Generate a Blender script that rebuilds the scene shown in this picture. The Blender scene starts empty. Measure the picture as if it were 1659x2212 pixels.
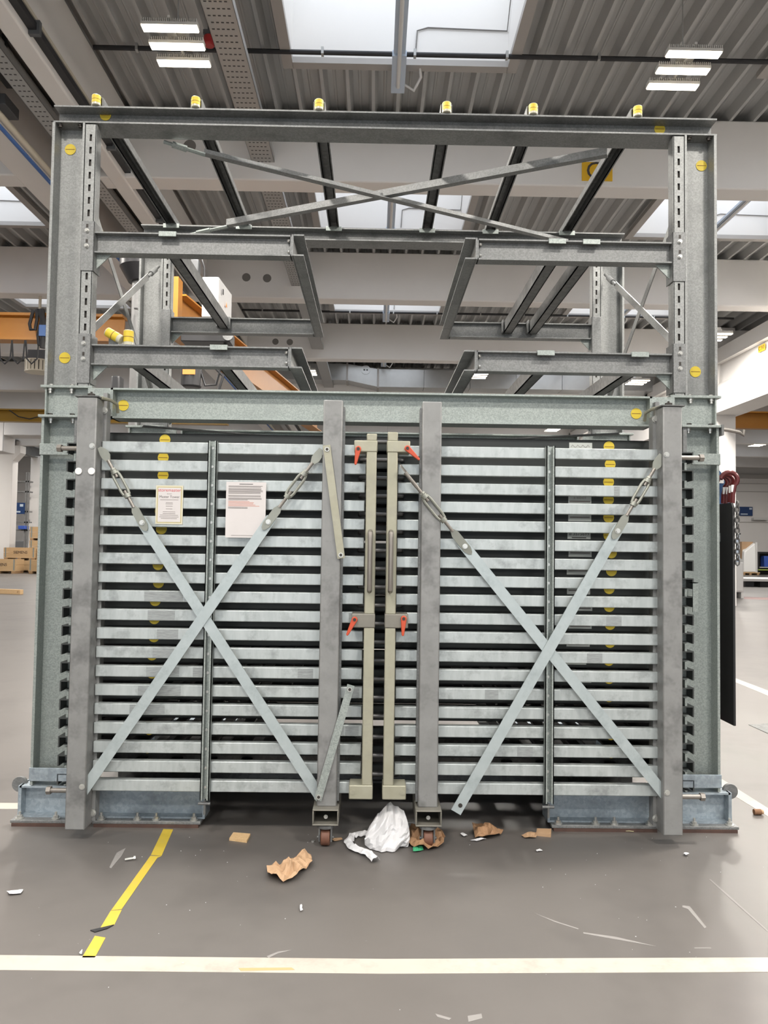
import bpy, bmesh, math, random
from mathutils import Vector, Matrix
random.seed(7)
scene = bpy.context.scene
COL = scene.collection

# ------------------------------------------------------------------ camera
F_PX, IMG_W, IMG_H = 1661.0, 1659.0, 2212.0
CAM_POS = Vector((-0.033, -4.18, 1.51))
YAW, PITCH, ROLL = 0.0119, 0.0416, 0.0139
fwd = Vector((math.sin(YAW)*math.cos(PITCH), math.cos(YAW)*math.cos(PITCH), math.sin(PITCH)))
_r = fwd.cross(Vector((0, 0, 1))).normalized()
_u = _r.cross(fwd)
rgt = _r*math.cos(ROLL) + _u*math.sin(ROLL)
upv = _u*math.cos(ROLL) - _r*math.sin(ROLL)
cd = bpy.data.cameras.new('camera')
cd.sensor_fit = 'VERTICAL'; cd.sensor_height = 24.0; cd.lens = F_PX/IMG_H*24.0
cd.clip_start = 0.05; cd.clip_end = 300
cam = bpy.data.objects.new('camera', cd); COL.objects.link(cam)
cam.matrix_world = Matrix(((rgt.x, upv.x, -fwd.x, CAM_POS.x), (rgt.y, upv.y, -fwd.y, CAM_POS.y),
                           (rgt.z, upv.z, -fwd.z, CAM_POS.z), (0, 0, 0, 1)))
scene.camera = cam

def ray(px, py):
    return fwd + rgt*((px-IMG_W/2)/F_PX) - upv*((py-IMG_H/2)/F_PX)
def at(px, py, Y):
    d = ray(px, py); return CAM_POS + d*((Y-CAM_POS.y)/d.y)
def fl(px, py, z=0.0):
    d = ray(px, py); return CAM_POS + d*((z-CAM_POS.z)/d.z)

# ------------------------------------------------------------------ world, light, exposure
scene.view_settings.view_transform = 'Standard'
scene.view_settings.look = 'None'
scene.view_settings.exposure = -0.28
scene.view_settings.gamma = 1.0
scene.view_settings.use_curve_mapping = False
w = bpy.data.worlds.new('overcast_sky'); scene.world = w; w.use_nodes = True
bg = w.node_tree.nodes['Background']
bg.inputs[0].default_value = (0.90, 0.95, 1.0, 1); bg.inputs[1].default_value = 2.9
try:                                                   # keep the full-size render affordable
    cy = scene.cycles
    cy.max_bounces = 5; cy.diffuse_bounces = 3; cy.glossy_bounces = 2; cy.transmission_bounces = 2; cy.transparent_max_bounces = 6
    cy.adaptive_threshold = 0.025
except AttributeError:
    pass
LAMP_STRENGTH = 14.0
LAMP_WATT = 370.0

# ------------------------------------------------------------------ materials
MATS = {}
def mat(name, color, rough=0.5, metal=0.0, col2=None, scale=6.0, amt=0.5, bump=0.0, kind='noise',
        stain=None, stain_scale=2.5, emit=0.0, stretch=None, detail=3.0, spec=0.5):
    m = bpy.data.materials.new(name); m.use_nodes = True
    nt = m.node_tree; N = nt.nodes; L = nt.links
    b = N['Principled BSDF']
    b.inputs['Roughness'].default_value = rough; b.inputs['Metallic'].default_value = metal
    b.inputs['Base Color'].default_value = (*color, 1)
    b.inputs['Specular IOR Level'].default_value = spec
    if emit:
        b.inputs['Emission Color'].default_value = (*color, 1); b.inputs['Emission Strength'].default_value = emit
    if col2:
        tc = N.new('ShaderNodeTexCoord'); oi = N.new('ShaderNodeObjectInfo')
        add = N.new('ShaderNodeVectorMath'); add.operation = 'ADD'
        mul = N.new('ShaderNodeMath'); mul.operation = 'MULTIPLY'; mul.inputs[1].default_value = 37.0
        L.new(oi.outputs['Random'], mul.inputs[0])
        L.new(tc.outputs['Object'], add.inputs[0]); L.new(mul.outputs[0], add.inputs[1])
        src = add.outputs[0]
        if stretch:
            mp = N.new('ShaderNodeMapping'); mp.inputs['Scale'].default_value = stretch
            L.new(src, mp.inputs[0]); src2 = mp.outputs[0]
        else:
            src2 = src
        if kind == 'voronoi':
            t = N.new('ShaderNodeTexVoronoi'); t.inputs['Scale'].default_value = scale
            L.new(src2, t.inputs['Vector'])
            sp = N.new('ShaderNodeSeparateColor'); L.new(t.outputs['Color'], sp.inputs[0]); fac = sp.outputs[0]
        else:
            t = N.new('ShaderNodeTexNoise'); t.inputs['Scale'].default_value = scale
            t.inputs['Detail'].default_value = detail; t.inputs['Roughness'].default_value = 0.65
            L.new(src2, t.inputs['Vector']); fac = t.outputs[0]
        r = N.new('ShaderNodeMapRange'); r.inputs[1].default_value = 0.5-0.5*(1-amt)-0.05; r.inputs[2].default_value = 0.5+0.5*(1-amt)+0.05
        L.new(fac, r.inputs[0])
        mx = N.new('ShaderNodeMix'); mx.data_type = 'RGBA'
        mx.inputs[6].default_value = (*color, 1); mx.inputs[7].default_value = (*col2, 1)
        L.new(r.outputs[0], mx.inputs[0]); out = mx.outputs[2]
        if stain:
            t2 = N.new('ShaderNodeTexNoise'); t2.inputs['Scale'].default_value = stain_scale; t2.inputs['Detail'].default_value = 4
            t2.inputs['Roughness'].default_value = 0.7
            L.new(src, t2.inputs['Vector'])
            r2 = N.new('ShaderNodeMapRange'); r2.inputs[1].default_value = 0.52; r2.inputs[2].default_value = 0.72; r2.inputs[4].default_value = 0.75
            L.new(t2.outputs[0], r2.inputs[0])
            m2 = N.new('ShaderNodeMix'); m2.data_type = 'RGBA'; m2.inputs[7].default_value = (*stain, 1)
            L.new(r2.outputs[0], m2.inputs[0]); L.new(out, m2.inputs[6]); out = m2.outputs[2]
        L.new(out, b.inputs['Base Color'])
        if bump:
            bp = N.new('ShaderNodeBump'); bp.inputs['Strength'].default_value = bump; bp.inputs['Distance'].default_value = 0.01
            L.new(fac, bp.inputs['Height']); L.new(bp.outputs[0], b.inputs['Normal'])
    MATS[name] = m
    return m

mat('galv_col', (.25, .258, .25), .48, .35, (.32, .328, .32), 150, .35, .05, 'voronoi', stain=(.19, .195, .19), stain_scale=5)
mat('galv', (.18, .186, .183), .48, .35, (.24, .246, .243), 150, .35, .05, 'voronoi', stain=(.115, .12, .12), stain_scale=5)
mat('galv_light', (.265, .30, .28), .42, .35, (.365, .40, .38), 170, .3, .04, 'voronoi', stain=(.265, .295, .28), stain_scale=4)
mat('galv_post', (.215, .218, .213), .5, .3, (.30, .303, .298), 9, .55, .03, stain=(.11, .11, .11), stain_scale=5, detail=9)
mat('galv_dark', (.12, .123, .123), .5, .35, (.17, .174, .17), 40, .4, .04, 'voronoi', stain=(.10, .10, .10), stain_scale=6)
mat('galv_blue', (.29, .345, .385), .5, .3, (.37, .425, .465), 70, .4, .05, 'voronoi', stain=(.18, .21, .23), stain_scale=5)
mat('slat', (.375, .41, .405), .36, .35, (.525, .565, .56), 7, .5, .02, stretch=(4, 1, .8), stain=(.23, .245, .245), stain_scale=9)
mat('brace', (.385, .44, .445), .42, .35, (.47, .525, .53), 16, .4, .02, stain=(.31, .355, .36), stain_scale=9)
mat('chromate', (.32, .31, .225), .45, .3, (.40, .39, .31), 10, .4, .02, stain=(.30, .29, .24), stain_scale=9)
mat('chromate_dark', (.19, .18, .155), .5, .3, (.25, .24, .205), 10, .4, .02)
mat('buckle', (.24, .25, .22), .42, .45, (.31, .32, .28), 12, .4)
mat('scuff', (.22, .235, .235), .5, .3, (.40, .43, .43), 40, .55, stretch=(.6, 1, 6))
mat('bolt_zinc', (.55, .55, .52), .3, .7)
mat('bolt_dark', (.05, .045, .04), .5, .5)
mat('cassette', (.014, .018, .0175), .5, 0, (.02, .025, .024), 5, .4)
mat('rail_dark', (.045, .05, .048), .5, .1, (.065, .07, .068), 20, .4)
mat('tube_dark', (.13, .128, .125), .35, .6, (.18, .175, .17), 12, .4)
mat('tube_steel', (.24, .22, .20), .38, .6, (.30, .28, .25), 12, .4)
mat('sticker', (.64, .48, .025), .5, 0, (.70, .53, .05), 8, .4)
mat('sticker_line', (.22, .10, .02), .6)
mat('clear_cap', (.55, .53, .42), .2, 0)
mat('red_lever', (.52, .07, .025), .35)
mat('rust_shim', (.06, .035, .03), .8, 0, (.10, .055, .04), 20, .4)
mat('paper', (.58, .55, .535), .35, 0, (.64, .61, .60), 6, .4)
mat('paper_cream', (.60, .57, .44), .35)
mat('gold_line', (.42, .36, .08), .5)
mat('ink', (.05, .045, .045), .6)
mat('ink_grey', (.22, .20, .19), .6)
mat('ink_red', (.55, .06, .08), .6)
mat('ink_lightred', (.60, .30, .24), .6)
mat('label_plate', (.50, .53, .50), .4, 0, (.56, .58, .55), 20, .4)
mat('castor_rubber', (.12, .05, .03), .6, 0, (.18, .08, .05), 30, .4)
mat('floor_paint', (.104, .096, .089), .40, 0, (.136, .125, .116), 1.1, .45, .02, stain=(.080, .073, .068), stain_scale=.9, detail=9)
mat('line_white', (.37, .34, .295), .55, 0, (.43, .40, .355), 5, .4, stain=(.30, .27, .23), stain_scale=6)
mat('line_yellow', (.46, .34, .03), .55, 0, (.53, .40, .05), 14, .4, stain=(.42, .33, .08), stain_scale=14)
mat('pink_reflection', (.32, .19, .175), .6)
mat('scratch', (.22, .21, .20), .7)
mat('rust_stain', (.40, .29, .14), .7)
mat('deck', (.43, .435, .43), .45, .15, (.50, .505, .50), 3, .4, stretch=(8, .5, 1))
mat('concrete_white', (.80, .775, .745), .75, 0, (.85, .825, .795), 1.2, .4, .01)
mat('hole_grey', (.22, .205, .19), .8)
mat('wall_white', (.66, .64, .62), .8, 0, (.70, .68, .66), .6, .4)
mat('skylight_white', (.85, .83, .80), .7)
mat('trim_grey', (.42, .40, .38), .5, .1)
mat('tray_zinc', (.42, .42, .41), .45, .4)
mat('tray_hole', (.06, .06, .06), .7)
mat('cable_black', (.018, .018, .02), .5)
mat('pipe_cream', (.62, .57, .46), .4)
mat('cable_blue', (.04, .12, .34), .5)
mat('duct_zinc', (.52, .53, .53), .32, .75, (.60, .61, .61), 3, .4)
mat('lamp_body', (.62, .60, .56), .4, .1)
mat('lamp_led', (1.0, .90, .74), .5, emit=LAMP_STRENGTH).cycles.emission_sampling = 'NONE'   # the lamp's own area light is sampled instead
mat('orange_steel', (.43, .17, .018), .42, 0, (.48, .20, .025), 4, .4)
mat('yellow_steel', (.30, .165, .01), .42)
mat('machine_black', (.022, .022, .024), .4)
mat('machine_grey', (.10, .105, .11), .5)
mat('cabinet_grey', (.55, .545, .53), .4, 0, (.60, .595, .58), 4, .4)
mat('door_white', (.76, .755, .74), .35)
mat('orange_label', (.80, .27, .06), .5)
mat('crane_grey', (.20, .20, .20), .5, .2, (.25, .25, .245), 8, .4, stain=(.14, .14, .14), stain_scale=5)
mat('wood', (.52, .34, .17), .7, 0, (.62, .43, .24), 6, .4, stretch=(1, 8, 8))
mat('wood_dark', (.32, .19, .09), .7, 0, (.40, .25, .13), 6, .4)
mat('panel_black', (.012, .012, .013), .42)
mat('hook_red', (.10, .012, .012), .3, .2)
mat('hook_blue', (.02, .07, .18), .35)
mat('strap_pink', (.55, .04, .16), .6)
mat('tape_white', (.78, .78, .76), .5)
mat('white_paper', (.60, .60, .61), .7)
mat('kraft', (.38, .24, .135), .75, 0, (.44, .29, .17), 12, .4)
mat('kraft_dark', (.27, .15, .075), .75, 0, (.36, .21, .11), 14, .4)
mat('chipboard', (.50, .32, .15), .8, 0, (.66, .47, .26), 60, .4)
mat('plastic_film', (.62, .62, .63), .25)
mat('green_print', (.05, .34, .16), .5)
mat('yellow_tag', (.62, .60, .36), .6)
mat('cork', (.20, .10, .05), .8)
mat('screen_blue', (.015, .045, .14), .3)
mat('screen_light', (.50, .58, .66), .4)
mat('crate_blue', (.04, .10, .42), .5)
mat('green_light', (.40, .52, .12), .5)
mat('sign_amber', (.78, .46, .02), .5)
mat('siren_red', (.45, .03, .03), .35)
mat('pale_blue', (.55, .64, .76), .4)

m = bpy.data.materials.new('skylight_pane'); m.use_nodes = True
nt = m.node_tree; nt.nodes.clear()
o_ = nt.nodes.new('ShaderNodeOutputMaterial'); mx_ = nt.nodes.new('ShaderNodeMixShader'); mx_.inputs[0].default_value = .25
t_ = nt.nodes.new('ShaderNodeBsdfTransparent'); t_.inputs[0].default_value = (.97, .98, 1, 1)
tl_ = nt.nodes.new('ShaderNodeBsdfTranslucent'); tl_.inputs[0].default_value = (.95, .96, 1, 1)
nt.links.new(t_.outputs[0], mx_.inputs[1]); nt.links.new(tl_.outputs[0], mx_.inputs[2]); nt.links.new(mx_.outputs[0], o_.inputs[0])
MATS['skylight_pane'] = m

# ------------------------------------------------------------------ mesh builder
class MB:
    def __init__(s): s.v = []; s.f = []
    def poly(s, vs, fs):
        o = len(s.v); s.v += [tuple(v) for v in vs]; s.f += [tuple(i+o for i in f) for f in fs]; return s
    def box(s, x0, x1, y0, y1, z0, z1):
        if x0 > x1: x0, x1 = x1, x0
        if y0 > y1: y0, y1 = y1, y0
        if z0 > z1: z0, z1 = z1, z0
        return s.poly([(x0, y0, z0), (x1, y0, z0), (x1, y1, z0), (x0, y1, z0), (x0, y0, z1), (x1, y0, z1), (x1, y1, z1), (x0, y1, z1)],
                      [(0, 3, 2, 1), (4, 5, 6, 7), (0, 1, 5, 4), (1, 2, 6, 5), (2, 3, 7, 6), (3, 0, 4, 7)])
    def extrude(s, prof, p0, p1, up=(0, 0, 1)):
        """closed 2-D profile [(a, b)] swept from p0 to p1; a along side axis, b along up axis"""
        p0 = Vector(p0); p1 = Vector(p1); d = (p1-p0).normalized(); up = Vector(up)
        a = d.cross(up).normalized(); b = a.cross(d)
        n = len(prof)
        vs = [p0+a*x+b*y for x, y in prof] + [p1+a*x+b*y for x, y in prof]
        fs = [(i, (i+1) % n, n+(i+1) % n, n+i) for i in range(n)] + [tuple(range(n-1, -1, -1)), tuple(range(n, 2*n))]
        return s.poly(vs, fs)
    def bar(s, p0, p1, wd, th, up=(0, 0, 1)):
        return s.extrude([(-wd/2, -th/2), (wd/2, -th/2), (wd/2, th/2), (-wd/2, th/2)], p0, p1, up)
    def cyl(s, p0, p1, r, n=12, r2=None, rot=0.0):
        p0 = Vector(p0); p1 = Vector(p1); d = (p1-p0).normalized()
        up = Vector((0, 0, 1)) if abs(d.z) < .9 else Vector((1, 0, 0))
        a = d.cross(up).normalized(); b = a.cross(d); r2 = r if r2 is None else r2
        A = [rot+2*math.pi*i/n for i in range(n)]
        vs = [p0+(a*math.cos(t)+b*math.sin(t))*r for t in A] + [p1+(a*math.cos(t)+b*math.sin(t))*r2 for t in A]
        fs = [(i, (i+1) % n, n+(i+1) % n, n+i) for i in range(n)] + [tuple(range(n-1, -1, -1)), tuple(range(n, 2*n))]
        return s.poly(vs, fs)
    def tube(s, pts, r, n=8):
        pts = [Vector(p) for p in pts]; rings = []
        prev = None
        for i, p in enumerate(pts):
            d = (pts[min(i+1, len(pts)-1)]-pts[max(i-1, 0)]).normalized()
            if prev is None:
                up = Vector((0, 0, 1)) if abs(d.z) < .9 else Vector((1, 0, 0))
                a = d.cross(up).normalized()
            else:
                a = (prev-d*prev.dot(d)).normalized()
            prev = a; b = d.cross(a)
            rings.append([p+(a*math.cos(2*math.pi*k/n)+b*math.sin(2*math.pi*k/n))*r for k in range(n)])
        vs = [v for rg in rings for v in rg]; fs = []
        for i in range(len(pts)-1):
            for k in range(n):
                fs.append((i*n+k, i*n+(k+1) % n, (i+1)*n+(k+1) % n, (i+1)*n+k))
        fs += [tuple(range(n-1, -1, -1)), tuple(range((len(pts)-1)*n, len(pts)*n))]
        return s.poly(vs, fs)
    def plate(s, pts, nrm, th):
        """flat polygon (3-D points) thickened along nrm"""
        nrm = Vector(nrm).normalized()*th; n = len(pts)
        vs = [Vector(p) for p in pts]+[Vector(p)+nrm for p in pts]
        fs = [(i, (i+1) % n, n+(i+1) % n, n+i) for i in range(n)]+[tuple(range(n-1, -1, -1)), tuple(range(n, 2*n))]
        return s.poly(vs, fs)
    def mesh(s, name, smooth=True, recalc=True):
        me = bpy.data.meshes.new(name); me.from_pydata(s.v, [], s.f)
        if recalc:
            bm = bmesh.new(); bm.from_mesh(me); bmesh.ops.recalc_face_normals(bm, faces=bm.faces); bm.to_mesh(me); bm.free()
        if smooth:
            me.polygons.foreach_set('use_smooth', [True]*len(me.polygons)); me.set_sharp_from_angle(angle=math.radians(38))
        me.update(); return me
    def build(s, name, mt, parent=None, bevel=0.0, **kw):
        me = s.mesh(name, **kw); me.materials.append(MATS[mt])
        return link(name, me, parent, bevel)

def wloc(o):
    v = Vector(o.location)
    if o.parent: v += wloc(o.parent)+o.matrix_parent_inverse.translation
    return v
def link(name, me, parent=None, bevel=0.0):
    o = bpy.data.objects.new(name, me); COL.objects.link(o)
    if parent:
        o.parent = parent; o.matrix_parent_inverse = Matrix.Translation(-wloc(parent))
    if bevel:
        b = o.modifiers.new('bevel', 'BEVEL'); b.width = bevel; b.segments = 2; b.limit_method = 'ANGLE'; b.harden_normals = False
    return o
def tag(o, label=None, cat=None, group=None, kind=None):
    if label: o['label'] = label
    if cat: o['category'] = cat
    if group: o['group'] = group
    if kind: o['kind'] = kind
    return o
def thing(name, label, cat, loc=(0, 0, 0), group=None, kind=None):
    o = bpy.data.objects.new(name, None); COL.objects.link(o); o.location = loc; o.empty_display_size = .1
    return tag(o, label, cat, group, kind)
def struct(o): o['kind'] = 'structure'; return o
def text(name, body, size, mt, M, parent, align='CENTER'):
    """flat print: M maps text x/y/z to the world"""
    cu = bpy.data.curves.new(name, 'FONT'); cu.body = body; cu.size = size; cu.align_x = align; cu.align_y = 'CENTER'; cu.resolution_u = 3
    tmp = bpy.data.objects.new(name+'_tmp', cu); COL.objects.link(tmp)
    me = bpy.data.meshes.new_from_object(tmp); bpy.data.objects.remove(tmp); bpy.data.curves.remove(cu)
    me.transform(M); me.materials.clear(); me.materials.append(MATS[mt]); me.name = name
    return link(name, me, parent)
def front_text(name, body, size, mt, x, y, z, parent, align='CENTER', sx=1.0):
    return text(name, body, size, mt, Matrix.Translation((x, y, z)) @ Matrix.Rotation(math.pi/2, 4, 'X') @ Matrix.Scale(sx, 4, (1, 0, 0)), parent, align)
_hex = {}
def bolt(parent, p, d=(0, -1, 0), r=.013, h=.01, mt='bolt_zinc', name='bolt'):
    r *= .78
    key = (d, r, h, mt)
    if key not in _hex:
        b = MB().cyl((0, 0, 0), Vector(d)*.003, r*1.35, 12).cyl((0, 0, 0), Vector(d)*h, r, 6)
        me = b.mesh('bolt'); me.materials.append(MATS[mt]); _hex[key] = me
    o = bpy.data.objects.new(name, _hex[key]); COL.objects.link(o); o.parent = parent
    o.location = Vector(p)-wloc(parent)
    return o
_stick = {}
def sticker(parent, x, y, z, r=.030):
    """round yellow inspection sticker with a dark dash, facing the front"""
    if 'd' not in _stick:
        me = MB().cyl((0, 0, 0), (0, -.0015, 0), 1.0, 24).mesh('sticker'); me.materials.append(MATS['sticker']); _stick['d'] = me
        me = MB().box(-.82, .82, -.003, -.001, -.045, .035).mesh('dash'); me.materials.append(MATS['sticker_line']); _stick['l'] = me
    o = bpy.data.objects.new('sticker', _stick['d']); COL.objects.link(o); o.parent = parent
    o.location = Vector((x, y, z))-wloc(parent); o.scale = (r, 1, r)
    l = bpy.data.objects.new('dash', _stick['l']); COL.objects.link(l); l.parent = o
    return o

# ================================================================== SETTING
FLOOR_X0, FLOOR_X1, FLOOR_Y0, FLOOR_Y1 = -30, 30, -18, 44
GATE = (-9.0, 8.0, 5.2)                               # hall gate behind the photographer: x0, x1, height
ZDECK, ZBEAM = 7.40, 6.44
BEAMS_Y = [1.07+5.05*i for i in range(0, 9)]          # cross beams, near face; the first is above the view
BEAMS_BACK = [1.07-5.05*i for i in range(3, 0, -1)]
SKY_X = [(-20.6, -18.0), (-14.8, -12.2), (-8.9, -6.25), (-1.12, 1.52), (4.75, 7.40), (12.0, 14.6), (17.8, 20.4)]
SKY_LEN = (.55, 3.90)                                # start and end of a skylight behind the beam's near face

floor = struct(MB().box(FLOOR_X0, FLOOR_X1, FLOOR_Y0, FLOOR_Y1, -.2, 0).build('floor', 'floor_paint'))
for n_, a in (('wall_far', (FLOOR_X0, FLOOR_X1, 44, 44.2, 0, 8.6)), ('wall_left', (-30.2, -30, -18, 44.2, 0, 8.6)), ('wall_right', (30, 30.2, -18, 44.2, 0, 8.6))):
    struct(MB().box(*a).build(n_, 'wall_white'))

struct(MB().box(FLOOR_X0, GATE[0], -18.2, -18, 0, 8.6).box(GATE[1], FLOOR_X1, -18.2, -18, 0, 8.6).box(GATE[0], GATE[1], -18.2, -18, GATE[2], 8.6).build('wall_gate', 'wall_white', smooth=False))
# painted floor lines: thin parts of the floor; the pink strip paints in a reflection
def floor_poly(name, pts, mt, h=.0012):
    MB().plate([Vector((p[0], p[1], 0.0)) for p in pts], (0, 0, 1), h).build(name, mt, floor, smooth=False)
def floor_px(name, pix, mt, h=.0012): floor_poly(name, [fl(*p) for p in pix], mt, h)
a0, a1, b0, b1 = fl(0, 2067), fl(830, 2072), fl(0, 2100), fl(830, 2104)
c0, c1 = fl(1659, 2058), fl(1659, 2088)
floor_poly('line_or_reflection', [(a0.x-4, a0.y+.03), (a1.x, a1.y), (c0.x+4, c0.y+.05), (c1.x+4, c1.y+.05), (b1.x, b1.y), (b0.x-4, b0.y+.03)], 'line_white')
floor_px('rust_mark', [(515, 2092), (630, 2091), (637, 2096), (520, 2098)], 'rust_stain', .0018)
floor_px('yellow_tape', [(353, 1791), (374, 1792), (349, 1849), (326, 1847)], 'line_yellow')
floor_px('yellow_tape', [(325, 1849), (348, 1850), (340, 1853), (263, 1964), (240, 1967)], 'line_yellow')
floor_px('yellow_tape', [(239, 1968), (263, 1966), (247, 1998), (216, 2006)], 'line_yellow')
floor_px('yellow_tape', [(205, 2022), (228, 2026), (205, 2069), (177, 2069)], 'line_yellow')
floor_px('peeled_tape_edge', [(195, 2011), (246, 1999), (232, 2007), (205, 2015)], 'cable_black', .004)
p, q, r_, s_ = fl(1548, 1676), fl(1659, 1746), fl(1659, 1764), fl(1548, 1696)
floor_poly('line_or_reflection', [(p.x, p.y), (q.x+2*(q.x-p.x), q.y+2*(q.y-p.y)), (r_.x+2*(r_.x-s_.x), r_.y+2*(r_.y-s_.y)), (s_.x, s_.y)], 'line_white')
p, q, r_, s_ = fl(1575, 1460), fl(1659, 1492), fl(1659, 1503), fl(1575, 1468)
floor_poly('line_or_reflection', [(p.x, p.y), (q.x+2*(q.x-p.x), q.y+2*(q.y-p.y)), (r_.x+2*(r_.x-s_.x), r_.y+2*(r_.y-s_.y)), (s_.x, s_.y)], 'line_white')
floor_px('line_or_reflection', [(-300, 1733), (45, 1735), (45, 1748), (-300, 1746)], 'line_white')
floor_px('line_or_reflection', [(1572, 1778), (1592, 1788), (1560, 1788)], 'line_white')
floor_px('line_or_reflection', [(1607, 1289), (1700, 1292), (1700, 1297), (1607, 1294)], 'pink_reflection')  # faint pink reflection on the floor, painted as a thin strip
floor_px('steel_hatch', [(1617, 1566), (1700, 1561), (1740, 1600), (1670, 1590)], 'galv_dark', .004)
for pix in ([(1532, 1900), (1534, 1899), (1570, 1930), (1659, 2010), (1659, 2014), (1569, 1934)], [(1474, 1956), (1490, 1958), (1526, 2003), (1522, 2006), (1486, 1964), (1474, 1960)],
            [(1150, 1971), (1200, 1990), (1250, 2006), (1249, 2008), (1198, 1992)], [(1260, 2014), (1330, 2024), (1420, 2045), (1328, 2029), (1260, 2017)], [(1500, 2047), (1536, 2047), (1536, 2049), (1500, 2049)],
            [(252, 1842), (272, 1832), (262, 1850), (240, 1876), (236, 1874)], [(576, 2066), (600, 2056), (632, 2052), (600, 2060), (580, 2070)], [(1010, 2195), (1040, 2190), (1042, 2200), (1012, 2208)],
            [(940, 2190), (975, 2200), (970, 2204), (945, 2197)]):
    floor_px('scratch_mark', pix, 'scratch', .0009)

# corrugated roof deck, cut open at the skylights
def deck():
    b = MB(); pitch = .328; prof = []
    x = FLOOR_X0
    sk = [(sx0, sx1) for sx0, sx1 in SKY_X]
    cuts = sorted({c for s in sk for c in s})
    pts = []
    while x < FLOOR_X1:
        pts += [(x, ZDECK), (x+.042, ZDECK), (x+.085, ZDECK+.14), (x+.15, ZDECK+.14), (x+.165, ZDECK+.128), (x+.180, ZDECK+.128), (x+.195, ZDECK+.14), (x+.285, ZDECK+.14)]
        x += pitch
    pts.append((x, ZDECK))
    # split at skylight edges
    q = [pts[0]]
    for a, c in zip(pts, pts[1:]):
        for cut in cuts:
            if a[0] < cut < c[0]:
                t = (cut-a[0])/(c[0]-a[0]); q.append((cut, a[1]+t*(c[1]-a[1])))
        q.append(c)
    for a, c in zip(q, q[1:]):
        mid = (a[0]+c[0])/2
        inside = any(s0 < mid < s1 for s0, s1 in sk)
        spans = []
        if inside:
            y = -18.0
            for by in BEAMS_BACK+BEAMS_Y:
                ys, ye = by+SKY_LEN[0], by+SKY_LEN[1]
                if ye > 43: break
                spans.append((y, ys)); y = ye
            spans.append((y, 44.1))
        else:
            spans = [(-18, 44.1)]
        for y0, y1 in spans:
            b.poly([(a[0], y0, a[1]), (c[0], y0, c[1]), (c[0], y1, c[1]), (a[0], y1, a[1])], [(0, 1, 2, 3)])
    return b
struct(deck().build('ceiling', 'deck', smooth=False, recalc=False))

# skylights: curb walls, trim, pane, actuator bar
wn = 0
for by in BEAMS_BACK+BEAMS_Y:
    y0, y1 = by+SKY_LEN[0], by+SKY_LEN[1]
    if y1 > 43: break
    for x0, x1 in SKY_X:
        wn += 1
        t = .06; zt = ZDECK+1.15
        b = MB(); b.box(x0-t, x0, y0-t, y1+t, ZDECK+.02, zt).box(x1, x1+t, y0-t, y1+t, ZDECK+.02, zt).box(x0, x1, y0-t, y0, ZDECK+.02, zt).box(x0, x1, y1, y1+t, ZDECK+.02, zt)
        s = struct(b.build('window_%d' % wn, 'skylight_white', smooth=False))
        zb = ZDECK-.045; g = .12
        MB().box(x0-g, x0+.005, y0-g, y1+g, zb, ZDECK+.03).box(x1-.005, x1+g, y0-g, y1+g, zb, ZDECK+.03).box(x0, x1, y0-g, y0+.005, zb, ZDECK+.03).box(x0, x1, y1-.005, y1+g, zb, ZDECK+.03).build('window_frame', 'trim_grey', s, smooth=False)
        MB().box(x0-t, x1+t, y0-t, y1+t, zt, zt+.03).build('pane', 'skylight_pane', s, smooth=False)
        if -10 < x0 < 8 and by > -5:
            xc = (x0+x1)/2-.02
            MB().box(xc-.07, xc+.07, y1-2.2, y1+.42, ZDECK-.13, ZDECK-.09).box(xc-.085, xc+.085, y1-.35, y1+.40, ZDECK-.16, ZDECK-.09).build('actuator_channel', 'pale_blue', s)
            MB().cyl((xc, y1-2.2, ZDECK-.14), (xc, y1+.25, ZDECK-.17), .024, 10).build('actuator_rod', 'door_white', s)
            MB().tube([(xc+.06, y1+.25, ZDECK-.12), (xc+.2, y1+.27, ZDECK-.2), (xc+.28, y1+.15, ZDECK-.1), (xc+.26, y1+.05, ZDECK-.02)], .018).build('actuator_cable', 'door_white', s)
            MB().tube([(xc+.2, y1-.015, ZDECK+.05), (xc+.22, y1-.015, ZDECK+.38), (xc+.35, y1-.015, ZDECK+.42), (x1-.02, y1-.015, ZDECK+.40), (x1-.015, y1-.5, ZDECK+.9)], .009, 6).build('wire', 'scratch', s)
        if by == BEAMS_Y[1] and -2 < x0 < 0:      # burglar mesh seen in the middle skylight
            gm = MB()
            for i in range(13): gm.bar((x0+.1+i*(x1-x0-.2)/12, y0, zt-.06), (x0+.1+i*(x1-x0-.2)/12, y1, zt-.06), .012, .012)
            for i in range(13): gm.bar((x0, y0+.1+i*.255, zt-.05), (x1, y0+.1+i*.255, zt-.05), .012, .012)
            gm.build('wire_mesh', 'trim_grey', s, smooth=False)

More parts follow.
